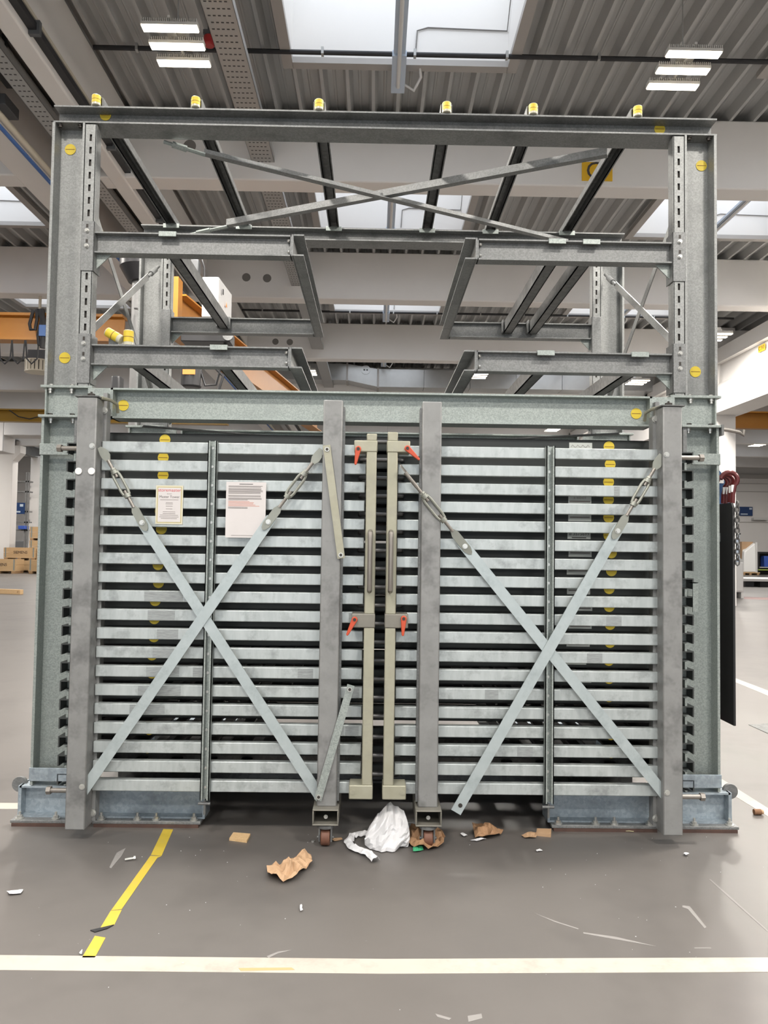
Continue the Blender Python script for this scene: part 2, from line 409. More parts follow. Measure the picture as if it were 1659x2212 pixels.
# white cross beams and the longitudinal beams that carry the roof
for i, by in enumerate(BEAMS_Y+BEAMS_BACK):
    b = struct(MB().box(FLOOR_X0, FLOOR_X1, by, by+.36, ZBEAM, ZDECK+.005).build('roof_beam', 'concrete_white', bevel=.02))
    b['label'] = 'white concrete roof beam crossing the hall'
    if i in (1, 2, 3):
        for px, py in {1: [(410, 315)], 2: [(532, 599), (577, 601)], 3: [(595, 738), (626, 739)]}[i]:
            c = at(px, py, by-.001)
            MB().cyl(c, c+Vector((0, .03, 0)), .085, 20).cyl(c, c-Vector((0, .002, 0)), .085, 20).build('pipe_sleeve', 'hole_grey', b)
for x0, x1 in ((-3.72, -3.50), (-4.98, -4.50)):
    struct(MB().box(x0, x1, -18, 44, ZBEAM-.02, ZDECK+.004).build('roof_girder', 'concrete_white', bevel=.02))
g = struct(MB().extrude([(-9.6, 5.05), (-8.85, 5.05), (-8.85, 5.69), (-9.05, 5.89), (-9.10, 6.40), (-8.95, 6.40), (-8.95, 6.78), (-9.6, 6.78)][::-1], (0, 44, 0), (0, -18, 0)).build('crane_runway_beam', 'concrete_white'))
for i in (3, 4, 5, 6):
    y = BEAMS_Y[i]
    c = struct(MB().box(8.95, 9.5, y-.25, y+.30, 0, ZDECK).build('pillar', 'concrete_white', bevel=.015))
    MB().box(8.98, 9.30, y-.27, y-.24, 0, 5.05).build('pilaster', 'concrete_white', c)
    if i == 3:
        MB().cyl((9.2, y-.275, 3.05), (9.2, y-.26, 3.05), .06, 16).build('bore_hole', 'bolt_dark', c)
# yellow bay letter on the first beam and the bay number on the right runway
yb = BEAMS_Y[1]
a, c = at(1257, 390, yb-.01), at(1323, 351, yb-.01)
sg = tag(MB().box(a.x, c.x, yb-.012, yb-.001, a.z, c.z).build('bay_letter_sign', 'sign_amber'), 'yellow bay sign with black letter C on the white roof beam', 'sign')
front_text('letter', 'C', .34, 'ink', (a.x+c.x)/2-.04, yb-.014, (a.z+c.z)/2, sg)
d = CAM_POS+ray(1646, 752)*((9.05-CAM_POS.x)/ray(1646, 752).x)
sg = tag(MB().box(9.035, 9.049, d.y-.15, d.y+.15, d.z-.075, d.z+.075).build('bay_number_sign', 'sign_amber'), 'small amber sign reading C30 on the right runway beam', 'sign')
text('letter', 'C30', .125, 'ink', Matrix.Translation((9.03, d.y, d.z)) @ Matrix.Rotation(-math.pi/2, 4, 'Z') @ Matrix.Rotation(math.pi/2, 4, 'X') @ Matrix.Scale(1.35, 4, (1, 0, 0)), sg)

# ================================================================== LOWER RACK
YR = 1.587
rack = thing('sheet_metal_rack', 'large galvanized drawer rack with notched side columns standing on bolted feet', 'rack', (0, 0, 0))
def i_x(b, x0, x1, y0, y1, z0, z1, yw, tf=.010, tw=.008):     # section along X, web parallel to the front
    return b.box(x0, x1, y0, y1, z1-tf, z1).box(x0, x1, y0, y1, z0, z0+tf).box(x0, x1, yw, yw+tw, z0+tf, z1-tf)
NOTCH_Z = [2.0355-.0985*k for k in range(19)]                    # top of each guide rail
for sx in (-1, 1):
    X = lambda a: sx*a
    # feet, front and rear
    for y in (0.0, YR-.02):
        ft = i_x(MB(), X(.93), X(1.905), y+.0, y+.13, .03, .195, y+.055)
        ft.box(X(1.895), X(1.912), y, y+.13, .03, .195).box(X(.918), X(.93), y, y+.13, .03, .20)
        f = ft.build('base_foot', 'galv_blue', rack)
        for xa, xb in ((.93, 1.50), (1.60, 1.93)):
            MB().box(X(xa), X(xb), y-.045, y+.15, .016, .031).build('base_plate', 'galv', rack, bevel=.002)
            MB().box(X(xa+.01), X(xb-.01), y-.05, y+.15, 0, .016).build('shim_plate', 'rust_shim', rack)
        if y == 0:
            for xb in (.97, 1.17, 1.27, 1.46, 1.70, 1.89):
                MB().cyl((X(xb), -.02, .03), (X(xb), -.02, .036), .022, 12).cyl((X(xb), -.02, .036), (X(xb), -.02, .05), .014, 6).cyl((X(xb), -.02, .05), (X(xb), -.02, .068), .007, 8).build('anchor_bolt', 'bolt_zinc', rack)
        MB().cyl((X(1.925), y+.04, .19), (X(1.925), y+.06, .19), .040, 20).build('end_disc', 'galv', rack)
    # lower columns
    for y, front in ((0.0, True), (YR-.16, False)):
        b = MB().box(X(1.672), X(1.838), y+.08, y+.09, .20, 2.172).box(X(1.838), X(1.852), y, y+.19, .20, 2.172)
        if front:
            zs = [2.172]
            for z in NOTCH_Z: zs += [z, z-.058]
            zs.append(.20)
            for z1, z0 in zip(zs[0::2], zs[1::2]): b.box(X(1.660), X(1.672), y, y+.19, max(z0, .2), z1)
            b.box(X(1.660), X(1.672), y+.10, y+.19, .2, 2.172)
        else: b.box(X(1.660), X(1.672), y, y+.19, .2, 2.172)
        b.build('column', 'galv_light' if front else 'galv', rack)
        if front:
            MB().box(X(1.645), X(1.856), -.006, .004, .222, .292).build('foot_plate', 'galv_blue', rack, bevel=.002)
            MB().box(X(1.70), X(1.857), -.006, .004, 1.968, 2.03).build('tie_plate', 'galv_light', rack, bevel=.002)
            MB().box(X(1.652), X(1.672), -.004, .02, 2.03, 2.172).build('corner_angle', 'galv', rack)
        MB().box(X(1.64), X(1.865), y-.02, y+.20, 2.172, 2.186).build('cap_plate', 'galv_light', rack, bevel=.002)
        if front:
            for xb in (1.695, 1.815):
                MB().cyl((X(xb), .03, 2.172), (X(xb), .03, 2.158), .014, 8).cyl((X(xb), .03, 2.158), (X(xb), .03, 2.146), .009, 8).build('bolt', 'bolt_zinc', rack)
                bolt(rack, (X(xb), .02, 2.186), (0, 0, 1), .017, .012, 'galv_dark_b' if False else 'bolt_dark')
        MB().box(X(1.50), X(1.838), y+.03, y+.05, 2.186, 2.335).box(X(1.83), X(1.838), y, y+.16, 2.186, 2.335).build('head_plate', 'galv_light', rack)
        MB().box(X(1.58), X(1.86), y-.012, y+.18, 2.335, 2.349).build('splice_plate', 'galv_light', rack, bevel=.002)
        if front:
            for xb in (1.70, 1.815):
                MB().cyl((X(xb), .012, 2.335), (X(xb), .012, 2.322), .014, 8).cyl((X(xb), .012, 2.322), (X(xb), .012, 2.308), .009, 8).build('bolt', 'bolt_zinc', rack)
                bolt(rack, (X(xb), .02, 2.349), (0, 0, 1), .016, .01)
    # guide rails the cassettes slide on: C sections from front to rear, open to the middle
    rail = None
    for z in NOTCH_Z:
        if rail is None:
            b = MB().box(X(1.700), X(1.707), -.006, 1.60, -.058, 0).box(X(1.56), X(1.700), -.006, 1.60, -.006, 0).box(X(1.56), X(1.700), .05, 1.60, -.058, -.053)
            rail = b.mesh('guide_rail'); rail.materials.append(MATS['rail_dark'])
        o = bpy.data.objects.new('guide_rail', rail); COL.objects.link(o); o.parent = rack; o.location = (0, 0, z)
        if z == NOTCH_Z[0]: o.location.z = z
    # corner block where the door hangs
    MB().box(X(1.475), X(1.60), -.02, .03, 2.19, 2.335).build('hinge_bracket', 'galv_light', rack, bevel=.003)
    MB().box(X(1.478), X(1.50), -.06, .03, 2.17, 2.30).build('hinge_web', 'galv_post', rack)
    MB().tube([(X(1.46), -.20, 2.247), (X(1.44), -.12, 2.25), (X(1.425), -.06, 2.238), (X(1.43), -.03, 2.20)], .009, 8).build('latch_rod', 'chromate', rack)
    # rods with hex heads that stick out sideways
    for z in (1.985, .228):
        MB().cyl((X(1.555), -.17, z), (X(1.675), -.17, z), .0125, 12).cyl((X(1.668), -.17, z), (X(1.69), -.17, z), .021, 6).build('stop_rod', 'tube_steel', rack)
# main beams front and rear at mid height
for y in (-.02, YR-.10):
    b = i_x(MB(), -1.475, 1.475, y, y+.14, 2.172, 2.337, y+.062)
    b.box(-1.475, -1.463, y, y+.14, 2.172, 2.337).box(1.463, 1.475, y, y+.14, 2.172, 2.337)
    b.build('main_beam', 'galv_light', rack)
sticker(rack, -1.425, .040, 2.252); sticker(rack, 1.408, .040, 2.252)
for y in (YR-.03, .75): i_x(MB(), -1.64, 1.64, y, y+.08, .0, .13, y+.04).build('shade_beam', 'galv_dark', rack)  # unseen beams added to block light and keep the rack underside dark
# horizontal cross tie under the main beams, rear bottom beam, rear braces
for s in (-1, 1): MB().bar((-1.35*s, .15, 2.155), (1.35*s, 1.45, 2.15+.004*s), .05, .006).build('cross_tie', 'galv_dark', rack)
i_x(MB(), -1.64, 1.64, .28, .40, .20, .30, .33).build('bottom_beam', 'galv_dark', rack)
for s in (-1, 1):
    MB().bar((s*1.6, YR+.06, .3), (s*.1, YR+.06, 2.1), .05, .006, (0, 1, 0)).build('rear_brace', 'galv_dark', rack)
MB().box(1.700, 1.728, -.012, -.004, 1.165, 1.325).box(1.700, 1.728, -.012, .03, 1.320, 1.325).build('stop_plate', 'galv_light', rack)
MB().tube([(1.86, .0, 2.165), (1.90, -.0, 2.162), (1.965, -.0, 2.150), (1.985, -.0, 2.135), (1.99, .0, 2.165)], .010, 8).build('hook_rod', 'tube_steel', rack)
MB().box(1.855, 1.868, -.025, .05, 2.13, 2.187).build('hook_plate', 'galv_dark', rack)

# ================================================================== CASSETTES
ORD = ['topmost', 'second', 'third', 'fourth', 'fifth', 'sixth', 'seventh', 'eighth', 'ninth', 'tenth', 'eleventh', 'twelfth', 'thirteenth', 'fourteenth', 'fifteenth', 'sixteenth', 'seventeenth', 'eighteenth', 'lowest']
cs_meshes = {}
for k in range(19):
    zt = 2.105-.0985*k; low = k >= 16
    h = .055 if low else .080
    if low: zt -= .024
    lab = {0: 'topmost dark green drawer cassette with a handwritten grey tag', 18: 'lowest dark green drawer cassette just above the rack feet'}.get(k, '%s dark green drawer cassette counted from the top of the rack' % ORD[k])
    c = thing('drawer_cassette', lab, 'drawer', (0, .15, zt-h), 'drawer cassettes in the rack')
    def sub(name, key, fn, mt):
        kk = (key, low)
        if kk not in cs_meshes:
            me = fn().mesh(name); me.materials.append(MATS[mt]); cs_meshes[kk] = me
        o = bpy.data.objects.new(name, cs_meshes[kk]); COL.objects.link(o); o.parent = c; return o
    # local origin (0, .1, bottom)
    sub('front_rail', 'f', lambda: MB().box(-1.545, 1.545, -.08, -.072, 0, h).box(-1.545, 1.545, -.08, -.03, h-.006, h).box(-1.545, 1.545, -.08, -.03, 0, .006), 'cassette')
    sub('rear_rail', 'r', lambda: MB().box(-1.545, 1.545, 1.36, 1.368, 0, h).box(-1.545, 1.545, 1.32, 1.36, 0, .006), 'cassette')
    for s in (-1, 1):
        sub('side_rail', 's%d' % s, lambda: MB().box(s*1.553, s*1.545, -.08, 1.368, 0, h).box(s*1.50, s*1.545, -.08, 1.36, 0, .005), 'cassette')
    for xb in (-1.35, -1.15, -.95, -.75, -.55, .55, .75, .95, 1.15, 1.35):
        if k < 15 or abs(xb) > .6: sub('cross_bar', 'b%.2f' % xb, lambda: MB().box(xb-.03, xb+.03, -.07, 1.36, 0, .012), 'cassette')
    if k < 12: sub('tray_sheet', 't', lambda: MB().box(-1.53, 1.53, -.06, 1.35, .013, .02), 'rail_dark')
    ht = sub('pull_handle', 'h', lambda: MB().tube([(-.115, -.08, h*.5), (-.115, -.13, h*.5), (-.108, -.155, h*.5), (-.09, -.165, h*.5), (.09, -.165, h*.5), (.108, -.155, h*.5), (.115, -.13, h*.5), (.115, -.08, h*.5)], .0125, 10), 'tube_dark')
    ht.location.z = 0 if low else .0
    jx = random.uniform(-.008, .008)
    sticker(c, -1.197+jx-.003*k, .0695, zt-.036 if not low else zt-.03, .030 if not low else .022)
    sticker(c, 1.275+random.uniform(-.012, .006), .0695, zt-.036 if not low else zt-.03, .030 if not low else .022)
    if k not in (1, 2):
        lx = 1.108+random.uniform(-.012, .006); lz = zt-.042+(.004 if k < 8 else -.006); lh = .022 if k < 9 else .013
        if low: lh = .010; lz = zt-.03
        if k == 12: lx -= .03
        lp = MB().box(lx-.064, lx+.064, .0685, .0699, lz-lh, lz+lh).build('label_plate', 'label_plate', c)
        if k == 5:
            front_text('print', '# 3575699', .026, 'ink', lx, .0679, lz+.006, lp); MB().box(lx-.04, lx+.04, .0675, .0685, lz-.017, lz-.012).build('print', 'ink', lp)
        elif k == 3:
            front_text('print', '# 800459', .018, 'ink_grey', lx, .0679, lz+.009, lp); MB().box(lx-.058, lx+.058, .0675, .0685, lz-.015, lz-.006).build('print', 'ink_grey', lp)
        elif k == 0:
            MB().tube([(lx-.055+i*.0095, .0680, lz+.006*math.sin(i*2.1)+(.004 if i % 3 else -.004)) for i in range(12)], .0012, 5).build('handwriting', 'ink_grey', lp)
        else:
            MB().box(lx-.055, lx+.055, .0675, .0685, lz-.004, lz+.004).build('print', 'ink_grey', lp)

# ================================================================== GATE LEAVES
def turnbuckle(parent, p0, p1, flat_nrm=(0, -1, 0), twist=False):
    """from the bolted pad at p0 (on the brace) to the far pad at p1"""
    p0 = Vector(p0); p1 = Vector(p1); d = (p1-p0); Ln = d.length; d.normalize(); n = Vector(flat_nrm); a = d.cross(n).normalized()
    P = lambda t, s=0, o=0: p0+d*(t*Ln)+a*s+n*o
    root = thing('turnbuckle', None, None, p0); root.parent = parent
    root.location = p0-parent.location
    wl = .021
    pad = [P(-.09, -.012), P(-.11, 0), P(-.09, .012), P(-.04, wl), P(.16, wl), P(.22, .008), P(.22, -.008), P(.16, -wl), P(-.04, -wl)]
    MB().plate(pad, n, .008).build('eye_plate', 'buckle', root)
    bolt(root, P(0, 0, .008), tuple(flat_nrm), .013, .010)
    MB().cyl(P(.2, 0, .006), P(.42, 0, .006), .0085, 10).build('threaded_rod', 'tube_steel', root)
    MB().cyl(P(.60, 0, .006), P(.82, 0, .006), .0085, 10).build('threaded_rod', 'tube_steel', root)
    q = .006
    MB().cyl(P(.33, 0, q), P(.375, 0, q), .017, 14).cyl(P(.64, 0, q), P(.685, 0, q), .017, 14).cyl(P(.69, 0, q), P(.71, 0, q), .015, 6)\
        .tube([P(.36, .013, q), P(.42, .018, q), P(.60, .018, q), P(.66, .013, q)], .0075, 8).tube([P(.36, -.013, q), P(.42, -.018, q), P(.60, -.018, q), P(.66, -.013, q)], .0075, 8).build('buckle_body', 'buckle', root)
    if not twist:
        pad = [P(.80, -.008), P(.80, .008), P(.87, .023), P(.93, .021), P(1.0, .002), P(1.0, -.018), P(.93, -.023), P(.87, -.023)]
        MB().plate(pad, n, .006).build('end_plate', 'buckle', root)
    else:
        MB().cyl(P(.78, 0, q), P(.97, 0, q), .010, 10).plate([P(.85, -.004, .03), P(1.04, -.004, .03), P(1.06, .004, .02), P(.97, .008, -.02), P(.85, .006, -.015)], a, .005).build('end_plate', 'tube_steel', root)
    return root

def lever(parent, p, q):
    p = Vector(p); q = Vector(q); d = q-p; L_ = d.length; d.normalize(); a = d.cross(Vector((0, -1, 0)))
    prof = []
    for i in range(9):
        t = math.pi*(i/8)+math.pi/2
        prof.append(p+d*(math.cos(t)*.015)+a*(math.sin(t)*.015))
    prof += [q-a*.006, q+d*.005, q+a*.006]
    l = MB().plate(prof, (0, -1, 0), .014).build('clamp_lever', 'red_lever', parent, bevel=.003)
    MB().cyl(p+Vector((0, -.014, 0)), p+Vector((0, -.018, 0)), .008, 12).build('lever_screw', 'bolt_dark', l)

def gate(sx):
    X = lambda a: sx*a
    if sx < 0: g = thing('gate_leaf', 'galvanized slatted gate leaf with two paper notices on it', 'gate', (X(.9), -.17, 0), 'gate leaves closing the rack')
    else: g = thing('gate_leaf', 'galvanized slatted gate leaf with a loose turnbuckle hanging over its post', 'gate', (X(.9), -.17, 0), 'gate leaves closing the rack')
    ho = .012 if sx < 0 else -.004
    # slats
    for k in range(19):
        z1 = 2.027-.0968*k
        MB().box(X(.085+random.uniform(-.003, .003)), X(1.462), -.170, -.125, z1-.058, z1).build('slat', 'slat', g, bevel=.004)
    # worn patches where loads rubbed the slats
    for k, xa, xb in ((8, 1.02, 1.22), (9, 1.06, 1.20), (10, 1.04, 1.15), (11, 1.06, 1.17), (12, 1.03, 1.20), (12, .90, .96), (13, 1.02, 1.24), (14, 1.10, 1.28), (3, .62, .72), (6, 1.05, 1.12), (9, .10, .16), (13, .10, .17), (15, .10, .17), (12, .34, .42)) if sx < 0 else ((2, 1.22, 1.25), (9, 1.18, 1.26), (11, 1.08, 1.16), (13, .55, .62), (16, .72, .80)):
        z1 = 2.027-.0968*k
        MB().box(X(xa), X(xb), -.1704, -.1698, z1-.054, z1-.005).build('scuff_patch', 'scuff', g)
    # posts
    hp = MB().box(X(1.452+ho), X(1.552+ho), -.25, -.14, .057, 2.243).build('hinge_post', 'galv_post', g, bevel=.006)
    MB().box(X(1.436+ho), X(1.466+ho), -.15, -.09, .07, 2.205).build('hinge_post_flange', 'galv_post', g)
    MB().box(X(1.445+ho), X(1.565+ho), -.256, -.13, 2.243, 2.249).build('post_cap', 'galv_dark', g)
    MB().cyl((X(1.502+ho), -.195, 2.249), (X(1.502+ho), -.195, 2.268), .019, 6).cyl((X(1.502+ho), -.195, 2.268), (X(1.502+ho), -.195, 2.278), .006, 8).build('pivot_bolt', 'bolt_dark', g)
    bolt(g, (X(1.45+ho), -.152, 2.19), (0, -1, 0), .019, .012); bolt(g, (X(1.45+ho), -.152, .11), (0, -1, 0), .019, .012)
    bolt(g, (X(1.470+ho), -.25, 1.99), (0, -1, 0), .014, .008); bolt(g, (X(1.470+ho), -.25, .272), (0, -1, 0), .014, .008)
    MB().box(X(.205), X(.305), -.25, -.14, .185, 2.247).build('inner_post', 'galv_post', g, bevel=.006)
    MB().box(X(.195), X(.207), -.205, -.14, .20, 2.22).build('inner_post_flange', 'galv', g)
    # castor and its open box mount
    x0, x1 = X(.192), X(.322)
    if x0 > x1: x0, x1 = x1, x0
    MB().box(x0, x1, -.30, .02, .180, .187).box(x0, x1, -.30, .02, .108, .115).box(x0, x0+.007, -.30, .02, .115, .18).box(x1-.007, x1, -.30, .02, .115, .18).build('castor_mount', 'chromate_dark', g, bevel=.003)
    xc = (x0+x1)/2
    bolt(g, (xc, -.26, .140), (0, -1, 0), .010, .012)
    MB().cyl((xc, -.26, .106), (xc, -.26, .092), .045, 20).box(xc-.034, xc-.026, -.285, -.235, .025, .094).box(xc+.026, xc+.034, -.285, -.235, .025, .094).cyl((xc-.042, -.26, .04), (xc+.042, -.26, .04), .008, 8).build('castor_fork', 'galv_dark', g)
    MB().cyl((xc-.023, -.26, .042), (xc+.023, -.26, .042), .042, 24).build('castor_wheel', 'castor_rubber', g, bevel=.006)
    # stiffener channel
    s0, s1 = X(.856), X(.902)
    if s0 > s1: s0, s1 = s1, s0
    MB().box(s0, s1, -.176, -.171, .195, 2.032).box(s0, s0+.005, -.205, -.171, .195, 2.032).box(s1-.005, s1, -.205, -.171, .195, 2.032).box(s0, s0+.012, -.205, -.201, .195, 2.032).box(s1-.012, s1, -.205, -.201, .195, 2.032).build('stiffener_channel', 'galv_light', g)
    for k in range(19): bolt(g, ((s0+s1)/2-.003, -.176, 1.996-.0968*k), (0, -1, 0), .007, .005, name='rivet')
    MB().cyl((s0-.01, -.19, .175), (s1+.005, -.19, .175), .008, 8).cyl(((s0+s1)/2, -.19, .12), ((s0+s1)/2, -.19, .19), .006, 8).build('drop_pin', 'galv_dark', g)
    # braces
    yb_ = -.214
    if sx < 0:
        A = ((-1.225, 1.602), (-.285, .215)); B = ((-.578, 1.615), (-1.49, .235))
    else:
        A = ((.433, 1.504), (1.49, .225)); B = ((1.219, 1.594), (.400, .155))
    for n_, ((xa, za), (xb, zb)) in enumerate((A, B)):
        y = yb_ - (.008 if n_ else 0)
        d = (Vector((xb, 0, zb))-Vector((xa, 0, za))).normalized()
        MB().bar(Vector((xa, y, za))-d*.025, (xb, y, zb), .006, .055, (0, 0, 1)).build('brace', 'brace', g) if False else \
            MB().extrude([(-.0275, -.003), (.0275, -.003), (.0275, .003), (-.0275, .003)], Vector((xa, y, za))-d*.025, Vector((xb, y, zb)), (0, -1, 0)).build('brace', 'brace', g)
    if sx > 0: MB().cyl((B[1][0]+.022, yb_-.0125, B[1][1]+.035), (B[1][0]+.022, yb_-.010, B[1][1]+.035), .011, 14).build('brace_hole', 'bolt_dark', g)
    if sx < 0:
        turnbuckle(g, (-1.225, yb_-.005, 1.602), (-1.448, yb_-.005, 1.99)); turnbuckle(g, (-.578, yb_-.013, 1.615), (-.308, yb_-.013, 1.99))
    else:
        turnbuckle(g, (.433, yb_-.005, 1.504), (.108, yb_-.075, 1.885), twist=True); turnbuckle(g, (1.219, yb_-.013, 1.594), (1.452, yb_-.013, 1.99))
    # clamped handle post with red levers
    y0, y1 = -.275, -.222
    for za, zb, nm in ((.30, 1.088, 'handle_post'), (1.155, 1.985, 'handle_post'), (2.035, 2.072+(.01 if sx > 0 else 0), 'handle_post')):
        MB().box(X(.027), X(.080), y0, y1, za, zb).build(nm, 'chromate', g, bevel=.005)
    z_c = [(1.978, 2.037), (1.086, 1.157), (.232, .302)]
    for i, (za, zb) in enumerate(z_c):
        c = MB().box(X(.024), X(.143), y0-.004, -.165, za, zb).build('clamp_block', 'chromate' if i != 1 else 'chromate_dark', g, bevel=.005)
        if i == 2: bolt(g, (X(.125), y0-.004, .268), (0, -1, 0), .012, .004, 'chromate')
    lv = [((774, 970), (768, 1003)), ((766, 1338), (750, 1371))] if sx < 0 else [((880, 969), (905, 993)), ((872, 1336), (870, 1372))]
    for (pa, pb) in lv:
        lever(g, at(*pa, y0-.006), at(*pb, y0-.006))
    hx = X(.0545 if sx < 0 else .05)
    MB().tube([(hx, y0, 1.282), (hx, y0-.03, 1.274), (hx, y0-.052, 1.283), (hx, y0-.056, 1.305), (hx, y0-.056, 1.54), (hx, y0-.052, 1.562), (hx, y0-.03, 1.571), (hx, y0, 1.563)], .0125, 12).build('grab_handle', 'tube_steel', g)
    return g
gate_l = gate(-1); gate_r = gate(1)
# loose straps bolted to the left leaf's post
for (pa, pb) in (((706, 966), (737, 1204)), ((757, 1484), (687, 1726))):
    A = at(*pa, -.262); B = at(*pb, -.262); d = (B-A).normalized()
    st = MB().extrude([(-.019, -.004), (.019, -.004), (.019, .004), (-.019, .004)], A-d*.01, B+d*.005, (0, -1, 0)).build('hanging_strap', 'galv_light' if pa[1] > 1000 else 'chromate', gate_l)
    for P_, q_ in ((A, 1), (B, -1)):
        c = P_+d*.012*q_
        MB().cyl(c+Vector((0, -.004, 0)), c+Vector((0, -.009, 0)), .012, 14).build('strap_bush', 'bolt_zinc', st)
        MB().cyl(c+Vector((0, -.009, 0)), c+Vector((0, -.010, 0)), .0075, 12).build('strap_hole', 'bolt_dark', st)
# two pale discs on the left hinge post
for px in (170, 198):
    c = at(px, 1018, -.252); MB().cyl(c, c+Vector((0, -.006, 0)), .018, 20).build('white_magnet', 'door_white', gate_l, bevel=.002)

# notices
def notice(x0, x1, z0, z1, y, label, mt):
    return tag(MB().box(x0, x1, y, y+.0015, z0, z1).build('notice_sheet', mt), label, 'notice')
a, c = at(335, 1132, -.176), at(396, 1049, -.176)
n1 = notice(a.x, c.x, a.z, c.z, -.1755, 'cream framed system notice with red heading, narrower of the two sheets', 'paper_cream')
xm = (a.x+c.x)/2; wdt = c.x-a.x; zt = c.z; hh = c.z-a.z; yy = -.1758
MB().box(a.x+.008, c.x-.008, yy, yy+.0004, a.z+.008, c.z-.008).build('gold_border', 'gold_line', n1)
MB().box(a.x+.011, c.x-.011, yy-.0004, yy, a.z+.011, c.z-.011).build('print_area', 'paper', n1)
yy -= .0008
front_text('heading', 'storemaster', .024, 'ink_red', xm, yy, zt-.025, n1)
front_text('print', 'System', .009, 'ink_grey', xm, yy, zt-.044, n1)
front_text('print', 'Master Tower', .018, 'ink', xm, yy, zt-.060, n1)
for i, (z, wv) in enumerate(((.075, .8), (.090, .3), (.097, .32), (.108, .3), (.122, .28), (.138, .55), (.147, .55), (.155, .8), (.164, .85), (.172, .7))):
    MB().box(xm-wdt*.42*wv, xm+wdt*.42*wv, yy, yy+.0003, zt-z-.0012, zt-z+.0012).build('print_line', 'ink_grey', n1)
a, c = at(489, 1161, -.176), at(577, 1043, -.176)
n2 = notice(a.x, c.x, a.z, c.z, -.2085, 'large laminated white notice with rows of small print', 'paper')
zt = c.z; xm = (a.x+c.x)/2; yy = -.2093
MB().box(xm-.035, xm+.035, yy, yy+.0004, zt-.0125, zt-.0095).build('print_line', 'ink', n2)
rows = [.021, .026, .034, .039, .044, .049, .054, .059, .070, .075, .083, .088, .093, .100, .106, .112, .118, .124, .131, .136]
for i, z in enumerate(rows):
    red = 13 <= i <= 17; wv = random.uniform(.80, .88) if not red else random.uniform(.5, .8)
    if i in (12, 18, 19): wv = .45
    MB().box(a.x+.012, a.x+.012+(c.x-a.x-.024)*min(wv+.1, 1), yy, yy+.0004, zt-z-.0013, zt-z+.0013).build('print_line', 'ink_lightred' if red else 'ink_grey', n2)
MB().box(a.x+.03, c.x-.05, yy, yy+.0004, a.z+.010, a.z+.012).build('print_line', 'ink_grey', n2)

# ================================================================== UPPER FRAME
up = thing('cantilever_frame', 'upper galvanized frame with slotted columns and cantilever arms on top of the rack', 'rack frame', (0, 0, 2.349))
ZT = 3.815
def slotted(b, x0, x1, y, z0, z1):
    xm = (x0+x1)/2; hw = .0065
    b.box(x0, xm-hw, y, y+.004, z0, z1).box(xm+hw, x1, y, y+.004, z0, z1)
    z = z0
    zc = z1-.075
    slots = []
    while zc > z0+.05: slots.append(zc); zc -= .0705
    top = z1
    for zc in slots:
        b.box(xm-hw, xm+hw, y, y+.004, zc+.019, top); top = zc-.019
    b.box(xm-hw, xm+hw, y, y+.004, z0, top)
for sx in (-1, 1):
    X = lambda a: sx*a
    for y in (0.0, YR-.0):
        b = MB().box(X(1.676), X(1.83), y+.085, y+.095, 2.349, ZT).box(X(1.83), X(1.845), y, y+.18, 2.349, ZT).box(X(1.666), X(1.678), y, y+.18, 2.349, ZT)
        b.build('column', 'galv_col', up)
        b = MB(); xa, xb = sorted((X(1.602), X(1.660))); slotted(b, xa, xb, y-.002, 2.349, ZT-.01)
        b.box(X(1.600), X(1.606), y-.002, y+.07, 2.349, ZT-.01).box(X(1.606), X(1.66), y+.066, y+.07, 2.349, ZT-.01)
        b.build('slotted_strip', 'galv_col', up)
        MB().box(X(1.615), X(1.648), y+.010, y+.014, 2.36, ZT-.02).build('slot_shade', 'bolt_dark', up)  # dark plate that paints in the shade inside the slots
        if y == 0:
            for xx in (1.70, 1.81): bolt(up, (X(xx), .02, ZT-.005), (0, 0, -1), .013, .014, 'bolt_dark')
        # arms on two levels
        for z0, z1 in ((3.088, 3.205), (2.467, 2.580)):
            b = i_x(MB(), X(.515), X(1.60), y+.0, y+.075, z0, z1, y+.04, .008, .007)
            b.box(X(.512), X(.520), y, y+.075, z0, z1)
            b.build('arm', 'galv', up)
            MB().plate([(X(1.60), y+.035, z0), (X(1.515), y+.035, z0), (X(1.60), y+.035, z0-.085)], (0, 1, 0), .008).build('gusset', 'galv_light', up)
            MB().box(X(1.594), X(1.666), y-.008, y-.002, z0-.105, z1+.055).box(X(1.594), X(1.600), y-.008, y+.09, z0-.105, z1+.055).build('arm_bracket', 'galv', up, bevel=.002)
            if y == 0:
                for zz in (z1+.0, z1-.085):
                    bolt(up, (X(1.634), y-.008, zz), (0, -1, 0), .012, .014)
                    MB().box(X(1.628), X(1.640), y-.009, y-.0085, zz+.018, zz+.038).build('bracket_slot', 'bolt_dark', up)
                for zz in (z1-.025, z0+.03): bolt(up, (X(.527), y+.02, zz), (1, 0, 0) if sx > 0 else (-1, 0, 0), .010, .012)
    # inner edge channels from the front arms to the rear arms
    for z0, z1 in ((3.088, 3.208), (2.465, 2.580)):
        MB().box(X(.503), X(.511), -.005, YR+.08, z0, z1).box(X(.445), X(.505), -.005, YR+.08, z1-.008, z1).box(X(.445), X(.505), -.005, YR+.08, z0, z0+.008).build('edge_channel', 'galv', up)
    # side cross braces
    xx = X(1.72)
    for (p0, p1) in (((.11, 2.60), (1.62, 3.60)), ((.11, 3.60), (1.62, 2.60))):
        A = Vector((xx, p0[0], p0[1])); B = Vector((xx-X(.012 if p0[1] < 3 else 0), p1[0], p1[1])); d = (B-A).normalized()
        e = B-d*.30
        MB().bar(A, e, .006, .048, (0, -d.z, d.y) if True else (0, 0, 1)).build('side_brace', 'galv_col', up)
        MB().cyl(e, B, .011, 10).cyl(e+d*.08, e+d*.20, .02, 10).build('brace_tensioner', 'galv', up)
